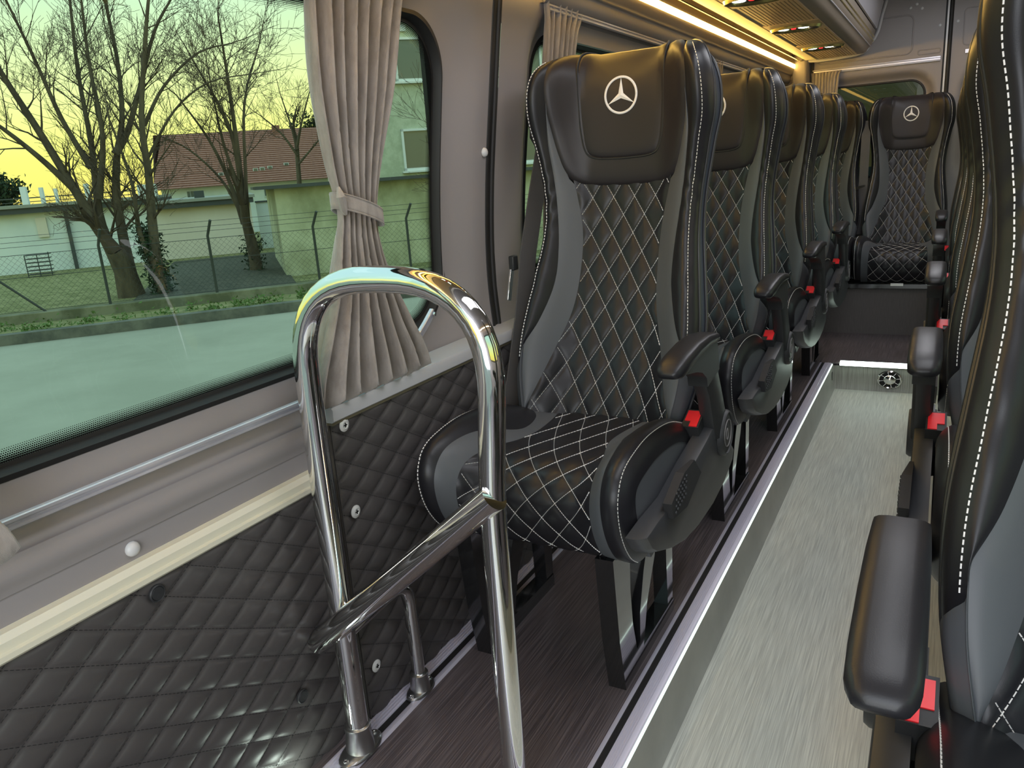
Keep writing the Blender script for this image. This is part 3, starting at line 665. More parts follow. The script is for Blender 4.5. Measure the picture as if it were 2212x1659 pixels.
cover = open_strip('trim_5', chan, -1.0, 5.16, 'rack', ang=180); struct(cover)
led = MB(); led.prism([(-.8255, 1.448), (-.8205, 1.452), (-.8205, 1.470), (-.8255, 1.474)], -1.0, 5.14, 'y')
lo = obj('light_strip', led, 'ledw'); tag(lo, 'warm yellow light strip running the length of the bus above the windows', 'light')
ribt = MB(); ribt.prism([(-.795, 1.484), (-.788, 1.482), (-.785, 1.4845), (-.792, 1.488)], -1.0, 5.15, 'y'); 
chr_ = open_strip('trim_15', [(-.06 - x, z) for x, z in chan][::-1], -1.0, 5.16, 'rack', ang=180); struct(chr_)
led = MB(); led.prism([(.7655, 1.448), (.7605, 1.452), (.7605, 1.470), (.7655, 1.474)], -1.0, 5.14, 'y')
lo = obj('light_strip', led, emis('warm_led_right', (1.0, .80, .55), 6)); tag(lo, 'warm light strip along the right wall, outside the frame', 'light')
rk = thing('luggage_rack', 'overhead luggage rack with ribbed underside, air outlets and brass trim', 'rack', (0, 0, 0))
obj('edge_strip', ribt, 'brass', rk)
obj('rack_body', MB().prism([(-.762, 1.4905), (-.70, 1.488), (-.66, 1.4885), (-.50, 1.4885), (-.462, 1.489), (-.448, 1.494), (-.440, 1.504), (-.427, 1.522), (-.418, 1.532), (-.412, 1.545), (-.408, 1.575), (-.402, 1.60), (-.75, 1.62), (-.775, 1.56)], -1.0, 5.13, 'y'), 'rack', rk, ang=35)
ob = MB(); ob.prism([(-.765, 1.4895), (-.765, 1.4875), (-.705, 1.4845), (-.705, 1.488)], -1.0, 5.12, 'y'); obj('lit_tone_band', ob, 'cream', rk)  # pale band added, the strip's glow on the rack put into its colour
for x, z in ((-.412, 1.549), (-.409, 1.570)):
    b = MB(); b.tube([(x, -1.0, z), (x, 5.13, z)], .0045, 8); obj('brass_trim', b, 'brass', rk)
hl = MB(); hl.tube([(-.4245, -1.0, 1.5235), (-.4245, 5.13, 1.5235)], .003, 8); obj('highlight_bead', hl, 'alu', rk)  # aluminium bead added to draw the highlight along the rack's edge
units = [1.22, 2.04, 2.86, 3.68, 4.50]
rs = MB(); sp_ = []; yy = -1.0
for u in units: sp_.append((yy, u - .15)); yy = u + .15
sp_.append((yy, 5.10))
for (a, b2) in sp_:
    for k in range(15):
        x = -.688 + k * .0135; rs.prism([(x, 1.4885), (x + .0015, 1.4845), (x + .0105, 1.4845), (x + .012, 1.4885)], a, b2, 'y')
o = obj('ribbed_slats', rs, 'rackrib', rk, ang=30); o['kind'] = 'stuff'
for i, u in enumerate(units):
    sv = MB(); sv.prism([(-.698, u - .145), (-.485, u - .145), (-.485, u + .145), (-.698, u + .145)], 1.4885, 1.4835, 'z'); pl = obj('service_unit', sv, 'rackrib', rk, bevel=.0015)
    n = 32; mb = MB(); vs = []
    for (k, z) in ((1.14, 1.4838), (1.08, 1.473), (.97, 1.475), (.84, 1.4865)):
        for j in range(n):
            a = 2 * pi * j / n; vs.append((-.592 + .092 * k * cos(a), u + .065 * k * sin(a), z))
    mb.add(vs, [(l * n + j, l * n + (j + 1) % n, (l + 1) * n + (j + 1) % n, (l + 1) * n + j) for l in range(3) for j in range(n)]); obj('outlet_ring', mb, 'brass', pl)
    b = MB(); b.lathe([(.080, 1.4836), (.02, 1.4845), (.001, 1.485)], 24, (-.592, u, -.0012)); obj('outlet_dish', b, 'dark', pl)
    for x in (-.640, -.560):
        b = MB(); b.lathe([(.023, 1.481), (.019, 1.4775), (.006, 1.4765), (.001, 1.4765)], 20, (x, u - .012, 0)); obj('reading_light', b, 'ledb', pl)
        b = MB(); b.lathe([(.027, 1.4835), (.027, 1.478), (.023, 1.478), (.023, 1.4835)], 20, (x, u - .012, 0)); obj('light_bezel', b, 'plastic', pl)
    b = MB(); b.lathe([(.011, 1.482), (.009, 1.476), (.001, 1.4755)], 14, (-.600, u - .012, 0)); obj('call_button', b, 'ledr', pl)
    b = MB(); b.lathe([(.022, 1.482), (.018, 1.472), (.010, 1.472), (.008, 1.478), (.001, 1.478)], 20, (-.525, u + .004, 0)); obj('air_nozzle', b, 'plastic', pl)
# rear end flange of the rack and glass flap above
fl = MB(); prf = [(-.815, 1.515), (-.77, 1.486), (-.70, 1.480), (-.60, 1.480), (-.50, 1.486), (-.455, 1.497), (-.438, 1.515), (-.432, 1.535), (-.405, 1.56), (-.388, 1.60), (-.372, 1.68), (-.35, 1.76)]
fl.tube([(x, 5.145, z) for x, z in prf], .009, 8); obj('end_flange', fl, 'cap', rk)
gf = MB(); gf.prism([(-.400, 1.605), (-.392, 1.605), (-.365, 1.74), (-.373, 1.74)], -1.0, 5.10, 'y'); obj('glass_flap', gf, 'alu', rk)
# ceiling and floor
ce = MB(); cx = [(-.87, 1.45), (-.85, 1.53), (-.80, 1.60), (-.70, 1.70), (-.55, 1.76), (-.03, 1.785), (.49, 1.76), (.64, 1.70), (.74, 1.60), (.79, 1.53), (.81, 1.45)]
struct(open_strip('ceiling', cx, -1.2, 5.22, 'clad', ang=180))
fm = MB(); fm.box(-.93, -.452, -1.2, 3.905, -.15, 0)
struct(obj('floor', fm, 'wood'))
fm = MB(); fm.box(-.93, .88, 3.905, 5.2, -.15, 0); struct(obj('floor', fm, 'wood'))
fm = MB(); fm.box(.10, .88, -1.2, 3.905, -.15, 0); struct(obj('floor', fm, 'wood'))
fm = MB(); fm.box(-.43, .12, -1.2, 3.90, -.16, -.125); struct(obj('floor', fm, 'aisle'))
# dished riser between aisle and platform
def riser(u, t):
    a = t; z = -.125 + .118 * a; x = -.4125 - .004 * a + .010 * (1 - a) ** 6; return (x, -1.2 + 5.08 * u, z)
r1 = MB(); r1.grid(riser, 2, 14); struct(obj('trim_6', r1, 'riser', ang=180))
r2 = MB(); r2.grid(lambda u, t: (-.4165 + .53 * u, 3.880 - .010 * (1 - t) ** 6 + .004 * t, -.125 + .112 * t), 2, 14); struct(obj('trim_7', r2, 'riserz', ang=180))
r3 = MB(); r3.grid(lambda u, t: (.095 + .004 * t, -1.2 + 5.08 * u, -.125 + .118 * t), 2, 4); struct(obj('trim_8', r3, 'riser', ang=180))
mark = MB(); mark.box(-.4145, -.4125, 3.835, 3.842, -.075, -.035); struct(obj('trim_9', mark, 'dark'))
# aisle nosing: white rib, black insert, ribbed aluminium, lit edge
nz = thing('step_nosing', 'aluminium nosing with black insert along the aisle edge of the left platform', 'nosing', (0, 0, 0))
obj('inner_rib', MB().prism([(-.473, 0), (-.473, .0035), (-.469, .005), (-.464, .005), (-.464, 0)], -1.2, 3.86, 'y'), 'nose', nz)
bi = MB(); bi.prism([(-.464, 0), (-.464, .004), (-.451, .004), (-.451, 0)], -1.2, 3.86, 'y')
for k in range(4): bi.prism([(-.4625 + k * .003, .004), (-.4618 + k * .003, .0048), (-.4606 + k * .003, .0048), (-.46 + k * .003, .004)], -1.2, 3.86, 'y')
obj('black_insert', bi, 'rubber', nz)
al = MB(); al.prism([(-.451, -.004), (-.451, .0045), (-.4235, .0045), (-.419, .002), (-.417, -.004)], -1.2, 3.86, 'y')
for k in range(5): al.prism([(-.4495 + k * .0042, .0045), (-.449 + k * .0042, .0056), (-.4475 + k * .0042, .0056), (-.447 + k * .0042, .0045)], -1.2, 3.86, 'y')
obj('ribbed_profile', al, 'nose', nz)
le = MB(); le.prism([(-.4166, -.005), (-.4150, -.0045), (-.4150, -.0015), (-.4172, .0008)], -1.0, 3.86, 'y'); obj('light_line', le, emis('edge_led', (.78, 1.0, .88), 2.0), nz)
ns = thing('step_nosing', 'brightly lit white nosing across the rear end of the aisle', 'nosing', (0, 0, 0))
b = MB(); b.prism([(3.872, -.010), (3.869, 0), (3.874, .005), (3.90, .008), (3.915, .006), (3.915, 0)], -.385, .10, 'x'); obj('nosing_profile', b, 'alu', ns)
b = MB(); b.prism([(3.8685, -.008), (3.866, .000), (3.873, .0075), (3.893, .010), (3.893, .0075), (3.873, .003)], -.385, .10, 'x'); obj('light_cover', b, 'ledc', ns)
b = MB(); b.prism([(-.465, 3.86), (-.43, 3.865), (-.39, 3.872), (-.385, 3.90), (-.44, 3.905), (-.475, 3.90)], 0, .004, 'z'); obj('corner_piece', b, 'wood', ns)
# wall side nosing
nw = thing('floor_profile', 'aluminium floor profile with black insert along the foot of the quilted panels', 'profile', (0, 0, 0))
wp = MB(); wp.prism([(-.899, 0), (-.899, .005), (-.870, .005), (-.870, 0)], -1.0, 5.1, 'y')
for k in range(4): wp.prism([(-.896 + k * .0065, .005), (-.8955 + k * .0065, .0072), (-.8935 + k * .0065, .0072), (-.893 + k * .0065, .005)], -1.0, 5.1, 'y')
obj('ribbed_profile', wp, 'nose', nw); obj('black_insert', MB().prism([(-.870, 0), (-.870, .0035), (-.856, .0035), (-.856, 0)], -1.0, 5.1, 'y'), 'rubber', nw)
obj('inner_rib', MB().prism([(-.856, 0), (-.856, .004), (-.853, .006), (-.845, .006), (-.842, 0)], -1.0, 5.1, 'y'), 'nose', nw)
# air outlet in the rear riser
gr = thing('floor_vent', 'round chrome domed air outlet in the riser at the end of the aisle', 'vent', (-.168, 3.878, -.066))
b = MB(); b.lathe([(.030, 0), (.030, -.004), (.0275, -.006), (.025, -.004), (.025, 0)], 36, (0, 0, 0), 'y'); obj('ring', b, 'chrome', gr)
b = MB(); b.lathe([(.0255, -.0005), (.001, -.0006)], 24, (0, 0, 0), 'y'); obj('back_plate', b, 'dark', gr)
b = MB(); b.lathe([(.0165, -.001), (.0165, -.005), (.013, -.010), (.007, -.013), (.001, -.014)], 28, (0, 0, 0), 'y'); obj('dome', b, 'chrome', gr)
for k in range(8):
    a = 2 * pi * k / 8 + .2; b = MB(); b.tube([(.015 * cos(a), -.004, .015 * sin(a)), (.027 * cos(a), -.004, .027 * sin(a))], .0013, 6); obj('spoke', b, 'chrome', gr)
for ch_ in gr.children: ch_.scale = (1.75, 1.4, 1.45)
# ---------------------------------------------------------------- rear doors
YB = 5.2
bw = MB()
def bcell(x0, x1, z0, z1, hole=None, r=.08):
    if not hole: bw.add([(x0, YB, z0), (x1, YB, z0), (x1, YB, z1), (x0, YB, z1)], [(0, 1, 2, 3)]); return
    hp = rrect(*hole, r); n = len(hp); op = [onrect(p, hole, x0, x1, z0, z1, r) for p in hp]; vs = []
    for k in range(9):
        t = (k / 8) ** 1.4
        for a, b in zip(hp, op):
            x, z = a[0] + (b[0] - a[0]) * t, a[1] + (b[1] - a[1]) * t; d = math.dist((x, z), a); vs.append((x, YB + .045 * (1 - ss(.0, .055, d)), z))
    bw.add(vs, [(k * n + i, k * n + (i + 1) % n, (k + 1) * n + (i + 1) % n, (k + 1) * n + i) for k in range(8) for i in range(n)])
HB = (-.70, -.135, .80, 1.33)
bcell(-.90, -.062, .70, 1.392, HB, .085); bcell(-.90, -.062, 1.392, 1.80); bcell(-.90, -.062, 0, .70)
bcell(-.022, .86, .70, 1.392, (.075, .62, .80, 1.33), .085); bcell(-.022, .86, 1.392, 1.80); bcell(-.022, .86, 0, .70)
d1 = obj('door_1', bw, 'clad', ang=60); struct(d1)
def loopline(P, rr, y=YB - .001): 
    b = MB(); b.tube([(p[0], y, p[1]) for p in P] + [(P[0][0], y, P[0][1])], rr, 6, caps=False); return b
obj('pressed_outline', loopline(rrect(-.72, -.215, 1.462, 1.665, .035, 6), .004), 'clad', d1)
obj('pressed_outline', loopline(rrect(-.185, -.075, 1.452, 1.475, .01, 4), .003), 'clad', d1)
obj('pressed_outline', loopline(rrect(.03, .16, 1.475, 1.66, .02, 4), .003), 'clad', d1)
for (x, z) in ((-.452, 1.745), (-.235, 1.700), (-.178, 1.690), (-.205, 1.715), (-.085, 1.592), (-.0, 1.60), (.052, 1.215)):
    b = MB(); b.lathe([(.0075, 0), (.0075, -.003), (.004, -.006), (.001, -.0065)], 14, (x, YB, z), 'y'); obj('cap_plug', b, 'white', d1)
b = MB(); b.prism([(-.053, YB - .010), (-.044, YB - .010), (-.044, YB + .02), (-.053, YB + .02)], 0, 1.79, 'z'); struct(obj('trim_10', b, 'white'))
b = MB(); b.prism([(-.062, YB + .012), (-.020, YB + .012), (-.020, YB + .03), (-.062, YB + .03)], 0, 1.79, 'z'); b.tube([(-.034, YB - .002, 0), (-.034, YB - .002, 1.79)], .010, 10); struct(obj('trim_11', b, 'rubber'))
for k, hb in ((7, HB), (8, (.075, .62, .80, 1.33))):
    P0 = rrect(hb[0] - .002, hb[1] + .002, hb[2] - .002, hb[3] + .002, .087); n = len(P0); P1 = rrect(hb[0] + .004, hb[1] - .004, hb[2] + .004, hb[3] - .004, .081); n1 = len(P1)
    w = obj('window_%d' % k, MB().add([(x, YB + .046, z) for x, z in P0], [tuple(range(n))]), 'glassdk', smooth=False); struct(w)
    b = MB(); b.tube([(x, YB + .045, z) for x, z in P1] + [(P1[0][0], YB + .045, P1[0][1])], .006, 6, caps=False); obj('window_seal', b, 'rubber', w)
pl = MB(); pl.prism([(-.835, 5.10), (-.765, 5.12), (-.752, 5.14), (-.748, 5.20), (-.835, 5.20)], 0, 1.56, 'z'); pl.v = pl.v; p_ = obj('trim_12', pl, 'clad', ang=30, bevel=.008); struct(p_)
b = MB()
for (x, w2) in ((-.746, 0),): b.prism([(x, YB - .012), (x + .016, YB - .012), (x + .016, YB + .001), (x, YB + .001)], 0, 1.56, 'z')
struct(obj('trim_13', b, 'rubber'))
# rail on the rear door
rb = thing('curtain_rail', 'aluminium curtain rail across the rear door above the dark window', 'curtain rail', (0, 0, 0), 'curtain rails')
b = MB(); b.prism([(YB, 1.408), (YB - .012, 1.409), (YB - .013, 1.414), (YB - .008, 1.417), (YB - .008, 1.424), (YB - .013, 1.428), (YB - .012, 1.433), (YB, 1.434)], -.735, -.072, 'x'); obj('rail', b, 'alu', rb)
rb = thing('curtain_rail', 'short piece of aluminium curtain rail on the right rear door leaf', 'curtain rail', (0, 0, 0), 'curtain rails')
b = MB(); b.prism([(YB, 1.432), (YB - .012, 1.433), (YB - .012, 1.452), (YB, 1.453)], .045, .6, 'x'); obj('rail', b, 'alu', rb)
b = MB(); b.box(-.93, -.02, YB + .05, YB + .06, -.15, .78); b.box(-.93, .88, YB + .05, YB + .06, 1.36, 1.8); b.box(-.02, .88, YB + .05, YB + .06, -.15, .78); b.box(-.11, .05, YB + .05, YB + .06, .7, 1.4); struct(obj('wall_rear', b, 'dark'))
# ---------------------------------------------------------------- rear bench base
bb = thing('bench_base', 'brown grey panelled box under the rear bench with a black front edge bar', 'bench base', (0, 0, 0))
b = MB(); b.box(-.86, .80, 4.55, 5.19, 0, .262); obj('front_panel', b, 'benchbox', bb)
b = MB(); b.box(-.86, .80, 4.527, 4.549, .250, .278); obj('edge_bar', b, 'gloss', bb, bevel=.003)
b = MB(); b.box(-.22, -.16, 4.518, 4.527, .268, .282); obj('catch', b, 'satin', bb)
# ================================================================ seats
names = ['first single seat, wholly in view right behind the chrome rail', 'second single seat, its backrest half covered by the first one',
         'third single seat from the front on the left side', 'fourth and rearmost single seat, only its right half showing']
g1 = 'single seats along the left wall'
LS = [1.10, 1.897, 2.695, 3.492]
for i, y in enumerate(LS): make_seat('passenger_seat', 'black and grey leather ' + names[i], (-.64, y, 0), g1, 1)
g2 = 'seats on the right of the aisle'
rl_ = ['nearest seat at the right edge, cut off by the frame', 'second seat right of the aisle, just behind the nearest one', 'third seat right of the aisle, only armrest and edge showing', 'fourth seat right of the aisle, only armrest and edge showing', 'last seat right of the aisle, only its armrest tip showing']
RS = [.340, 1.21, 2.12, 3.03, 3.94]
for i, y in enumerate(RS): q_ = make_seat('passenger_seat', 'black and grey leather ' + rl_[i], (.2235 + (.003, .010, .014, .014, .014)[i], y, 0), g2, -1)
[o for o in C.objects if o.get('group') == g2][0].rotation_euler = (0, .005, 0)
g3 = 'rear bench seats'
bl = ['rear bench seat in the middle, white star on its head pad', 'rear bench seat left of the middle one, mostly hidden']
for i, x in enumerate((-.192, -.628)): make_seat('passenger_seat', 'black and grey ' + bl[i], (x, 4.405, 0), g3, 0, False)
# belts on the wall side of the single seats
def belt(loc, lab):
    t = thing('seat_belt', lab, 'seat belt', loc, 'seat belts')
    b = MB(); P = [(-.232, .690, 1.085), (-.240, .640, .95), (-.243, .575, .80), (-.238, .52, .66), (-.232, .45, .53), (-.228, .405, .455)]
    vs = []; 
    for i, p in enumerate(P):
        for k, (dx, dy) in enumerate(((.0, -.024), (.003, -.024), (.022, .022), (.019, .022))): vs.append((p[0] + dx, p[1] + dy * (.8 if i == 0 else 1), p[2]))
    b.add(vs, [(i * 4 + k, i * 4 + (k + 1) % 4, (i + 1) * 4 + (k + 1) % 4, (i + 1) * 4 + k) for i in range(5) for k in range(4)] + [(0, 1, 2, 3), (23, 22, 21, 20)]); obj('webbing', b, M['webbing'], t, ang=50)
    b = MB(); b.tube([(-.226, .672, 1.125), (-.231, .660, 1.10), (-.233, .66, 1.07), (-.230, .668, 1.04)], [.010, .017, .017, .008], 10); obj('belt_guide', b, 'plastic', t)
    b = MB(); b.prism([(.505, .70), (.520, .695), (.545, .765), (.530, .770)], -.262, -.257, 'x'); obj('belt_tongue', b, 'chrome', t, bevel=.001)
    b = MB(); b.box(-.266, -.252, .535, .56, .765, .80); obj('tongue_grip', b, 'plastic', t, bevel=.003)
    return t
M['webbing'] = mat('belt_webbing', (.075, .072, .072), .7, bump=((1200, 60, 1200), .6, .001))
bn = ['charcoal seat belt running down the wall side of the first single seat', 'charcoal seat belt on the wall side of the second single seat', 'charcoal seat belt on the wall side of the third single seat', 'charcoal seat belt on the wall side of the fourth single seat']
for y, l in zip(LS, bn): belt((-.64, y, 0), l)
t = thing('seat_belt', 'charcoal seat belt hanging between the two rear bench seats, with a chrome tongue', 'seat belt', (-.41, 4.405, 0), 'seat belts')
b = MB(); b.prism([(-.024, .555), (.022, .555), (.022, .560), (-.024, .560)], .5, 1.12, 'z'); b.v = [(x, y - .06 * ss(.5, 1.12, 1.62 - z) + .02, z) for x, y, z in b.v]; obj('webbing', b, M['webbing'], t)
b = MB(); b.prism([(-.052, .745), (-.040, .765), (.012, .775), (.012, .765), (-.03, .75), (-.045, .735)], .505, .512, 'y'); obj('belt_tongue', b, 'chrome', t)
b = MB(); b.box(-.03, .05, .40, .47, .478, .492); obj('tongue_grip', b, 'plastic', t, bevel=.004)
# ================================================================ chrome boarding rail
hr = thing('grab_rail', 'polished chrome hoop rail with a slanting cross tube in front of the first seat', 'grab rail', (-.864, .88, 0))
def bend(P, r, n=8):   # round the corners of a polyline
    out = [Vector(P[0])]
    for i in range(1, len(P) - 1):
        a, b, c = Vector(P[i - 1]), Vector(P[i]), Vector(P[i + 1]); rr = r[i] if isinstance(r, (list, tuple)) else r
        d1_, d2_ = (a - b).normalized(), (c - b).normalized()
        p0, p1 = b + d1_ * rr, b + d2_ * rr
        for k in range(n + 1):
            t = k / n; out.append(p0 * (1 - t) ** 2 + b * 2 * t * (1 - t) + p1 * t * t)
    out.append(Vector(P[-1])); return out
X0 = .864
hoop = bend([(0, 0, .03), (0, 0, .60), (.004, 0, .862), (.350, 0, .862), (.322, 0, .545), (.322, 0, .03)], [0, .05, .145, .165, .06, 0], 12)
obj('hoop_tube', MB().tube(hoop, .0196, 28), 'chrome', hr, ang=60)
d0, d1v = Vector((.322, -.012, .545)), Vector((-.052, -.012, .222))
mid = d0.lerp(d1v, .58)
obj('slanting_tube', MB().tube([d0 + Vector((.012, 0, .012)), d0.lerp(d1v, .25), mid, d0.lerp(d1v, .75), d1v], .0215, 28), 'chrome', hr, ang=60)
low_ = bend([(.0, 0, .243), (.004, .180, .258), (.005, .183, .02)], [0, .055, 0], 10)
obj('small_hoop', MB().tube(low_, .0132, 22), 'chrome', hr, ang=60)
for i, (x, y, k) in enumerate(((0, 0, 1.0), (.005, .183, .78), (.322, 0, 1.0))):
    f = obj('foot_flange', MB().lathe([(.0205 * k, .062 * k), (.0238 * k, .060 * k), (.0238 * k, .054 * k), (.0228 * k, .052 * k), (.0262 * k, .012), (.029 * k, .008)], 30, (x, y, 0)), 'satin', hr, ang=35)
    n = 36; vs = []
    for (s, z) in ((1.0, .0055), (1.0, .009), (.93, .0115), (.5, .0125)):
        for j in range(n):
            a = 2 * pi * j / n; vs.append((x + .028 * k * s * cos(a), y + .051 * k * s * sin(a) , z))
    mb = MB().add(vs, [(l * n + j, l * n + (j + 1) % n, (l + 1) * n + (j + 1) % n, (l + 1) * n + j) for l in range(3) for j in range(n)]); obj('base_plate', mb, 'satin', f)
    for sy in (-1, 1):
        b = MB(); b.lathe([(.0052, .010), (.0048, .0142), (.0022, .0150), (.0018, .0135), (.001, .0135)], 14, (x, y + sy * .041 * k, 0)); obj('screw', b, 'chrome', f)
# ================================================================ curtains
def curtain(name, lab, P, folds, x0, amp0, tie=None, axis='y', group='grey beige curtains', seed=0, flip=1):
    # P: rows (z, a0, a1, fold amplitude, x shift); pleats run downwards
    t = thing(name, lab, 'curtain', (0, 0, 0), group); rnd = random.Random(seed); ph = [rnd.uniform(-.5, .5) for _ in range(folds + 2)]; am = [rnd.uniform(.6, 1.2) for _ in range(folds + 2)]
    zs = [p[0] for p in P][::-1]; col = lambda k: [p[k] for p in P][::-1]
    def F(u, v):
        z = zs[0] + (zs[-1] - zs[0]) * v; a0, a1, A, dx = (crom(zs, col(k), z) for k in (1, 2, 3, 4))
        q = u * folds; i = int(q); fr = q - i; a_i = am[i] * (1 - fr) + am[i + 1] * fr; p_i = ph[i] * (1 - fr) + ph[i + 1] * fr
        w_ = sin(2 * pi * (q + .18 * p_i + .06 * sin(3 * v * pi + i)))
        y = a0 + (a1 - a0) * (u + .014 * cos(2 * pi * q) * (12 / folds)); x = x0 + dx + A * a_i * (math.copysign(abs(w_) ** .75, w_))
        dz = .012 * w_ * (1 - min(1, v / .15)) if tie else 0
        return (x, y, z + dz) if axis == 'y' else (y, x, z)
    o = obj('curtain_cloth', MB().grid(F, folds * 14 + 1, 60), 'fabric', t, ang=180, solid=.003)
    if tie:
        zt, hw, hx = tie; a0, a1, dx = crom(zs, col(1), zt), crom(zs, col(2), zt), crom(zs, col(4), zt); mb = MB(); n = 40; vs = []
        for j in range(5):
            for k in range(n):
                a = 2 * pi * k / n; sy = cos(a); s = (sy + 1) / 2
                vs.append((x0 + dx + hx * sin(a) * (1.02 - .02 * abs(j - 2)), (a0 + a1) / 2 + ((a1 - a0) / 2 + .008) * sy, zt - .020 * sy + (j - 2) * .0062))
        mb.add(vs, [(j * n + k, j * n + (k + 1) % n, (j + 1) * n + (k + 1) % n, (j + 1) * n + k) for j in range(4) for k in range(n)]); tb = obj('tie_band', mb, 'fabric', t, solid=.003, ang=60)
        b = MB()
        for q in (-1, 1): b.tube([(x0 + dx + hx * 1.05 * sin(2 * pi * k / n), (a0 + a1) / 2 + ((a1 - a0) / 2 + .008) * cos(2 * pi * k / n), zt - .020 * cos(2 * pi * k / n) + q * .0125) for k in range(n + 1)], .0016, 6, caps=False)
        b.tube([(x0 + dx + .012, a0 - .006, zt + .04), (x0 + dx + .02, a0 - .012, zt + .025), (x0 + dx + .014, a0 - .002, zt + .005), (x0 + dx + .012, a0 + .004, zt - .004)], [.003, .008, .007, .003], 8); obj('tie_knot', b, 'fabric', tb)
    return t
# near window: top wide, gathered at the tie, flared hem
curtain('curtain', 'grey beige velour curtain tied in the middle, hanging in front of the near window', [(1.372, 1.03, 1.300, .015, .005), (1.30, 1.022, 1.262, .016, .0), (1.15, 1.008, 1.205, .018, 0), (1.03, 1.020, 1.160, .013, 0), (.950, 1.035, 1.137, .008, 0), (.90, 1.020, 1.132, .012, 0), (.82, .985, 1.142, .020, .004), (.74, .935, 1.168, .024, .010), (.68, .900, 1.192, .024, .016), (.640, .885, 1.203, .022, .020)], 7, -.892, .02, (.950, .012, .026), seed=3)
curtain('curtain', 'end of a second grey beige curtain at the left edge of the near window', [(1.372, .02, .28, .013, .005), (1.15, .05, .24, .014, 0), (.95, .09, .20, .008, 0), (.85, .07, .25, .012, 0), (.72, .03, .365, .016, .006), (.660, .0, .400, .016, .014), (.632, -.01, .408, .015, .016)], 7, -.892, .02, (.95, .012, .026), seed=5)
curtain('curtain', 'narrow gathered curtain between the door pillar and the first single seat', [(1.385, 1.825, 2.07, .012, .0), (1.355, 1.83, 2.055, .011, 0), (1.33, 1.83, 2.03, .012, 0), (1.18, 1.82, 1.99, .012, -.012), (1.0, 1.84, 1.97, .010, -.03), (.80, 1.83, 2.0, .012, -.035), (.66, 1.82, 2.05, .012, -.03)], 7, -.868, .02, None, seed=9)
curtain('curtain', 'bunch of curtain at the far end of the rail behind the first seat', [(1.385, 3.02, 3.19, .010, .0), (1.33, 3.03, 3.18, .010, 0), (1.1, 3.05, 3.17, .010, -.02), (.7, 3.05, 3.18, .010, -.035)], 5, -.868, .02, None, seed=11)
curtain('curtain', 'bunch of curtain at the near end of the rearmost side window', [(1.385, 3.36, 3.56, .010, .0), (1.33, 3.37, 3.55, .010, 0), (1.1, 3.38, 3.53, .010, -.02), (.7, 3.38, 3.55, .010, -.035)], 5, -.868, .02, None, seed=12)
curtain('curtain', 'pleated grey beige curtain at the left side of the rear door window', [(1.418, -.745, -.578, .008, .0), (1.385, -.740, -.590, .008, 0), (1.1, -.735, -.600, .008, 0), (.78, -.735, -.60, .008, 0)], 9, YB - .016, .01, None, axis='x', seed=13)

# ================================================================ outside: street, fence, buildings, trees
TT = Vector((.6801, .7331, 0)); NN = Vector((-.7331, .6801, 0))
def E(t, D, z): return TT * t + NN * D + Vector((0, 0, z))
def ebox(mb, t0, t1, d0, d1, z0, z1):
    return mb.add([E(t, d, z) for z in (z0, z1) for d in (d0, d1) for t in (t0, t1)], [(0, 2, 3, 1), (4, 5, 7, 6), (0, 1, 5, 4), (2, 6, 7, 3), (0, 4, 6, 2), (1, 3, 7, 5)])
M['asphalt'] = mat('asphalt', (.31, .30, .225), .85, var=((.6, .6, .6), (.38, .365, .28), .35, .65), bump=((12, 12, 12), .4, .01))
M['kerb'] = mat('kerb_stone', (.09, .09, .075), .9, var=((3, 3, 3), (.17, .165, .13), .4, .6))
M['grass'] = mat('winter_grass', (.17, .17, .055), .95, var=((4, 4, 4), (.30, .28, .12), .4, .6), bump=((40, 40, 40), .8, .03))
M['soil'] = mat('leaf_litter', (.045, .045, .03), .95, var=((9, 9, 9), (.09, .08, .055), .4, .6))
M['plinth'] = mat('mossy_concrete', (.12, .12, .07), .95, var=((2.5, 2.5, 2.5), (.24, .23, .15), .4, .6))
M['whitewall'] = mat('white_render', (.74, .78, .78), .9, var=((1, 1, 1), (.82, .85, .84), .4, .6))
M['creamwall'] = mat('cream_render', (.76, .66, .56), .9, var=((1, 1, 1), (.82, .72, .62), .4, .6))
M['fascia'] = mat('dark_roof_edge', (.07, .075, .075), .8)
M['roofgrey'] = mat('grey_flat_roof', (.32, .32, .28), .8)
M['tiles'] = mat('red_brown_tiles', (.27, .115, .085), .8, var=((9, 9, 9), (.35, .16, .115), .35, .65))
M['garage'] = mat('stained_concrete', (.33, .33, .20), .95, var=((1.1, 1.1, .9), (.58, .58, .40), .38, .62), bump=((20, 20, 20), .3, .02))
M['apt'] = mat('green_grey_render', (.44, .48, .36), .95, var=((5, 5, 5), (.54, .58, .45), .4, .6))
M['pane'] = mat('dark_window_pane', (.10, .13, .13), .15, spec=.8)
M['frame'] = mat('white_window_frame', (.75, .78, .78), .6)
M['postm'] = mat('dark_fence_post', (.05, .055, .05), .7)
M['bark'] = mat('brown_bark', (.075, .055, .038), .9, var=((6, 6, 2), (.13, .10, .065), .4, .6), bump=((25, 25, 6), .8, .02))
M['twig'] = mat('twig_bark', (.085, .060, .040), .9)
M['ivy'] = mat('ivy_leaves', (.02, .045, .015), .8)
M['darkmetal'] = mat('dark_metal', (.05, .06, .06), .5)
def gstrip(name, d0, z0, d1, z1, m, t0=-60, t1=60):
    n = 24; mb = MB(); mb.grid(lambda u, t: tuple(E(t0 + (t1 - t0) * u, d0 + (d1 - d0) * t, z0 + (z1 - z0) * t)), n, 3); o = obj(name, mb, m, smooth=False); return struct(o)
gstrip('road', -25, -.8, 11.8, -.8, 'asphalt')
k = obj('kerb', ebox(MB(), -60, 60, 11.8, 11.98, -.85, -.66), 'kerb'); struct(k)
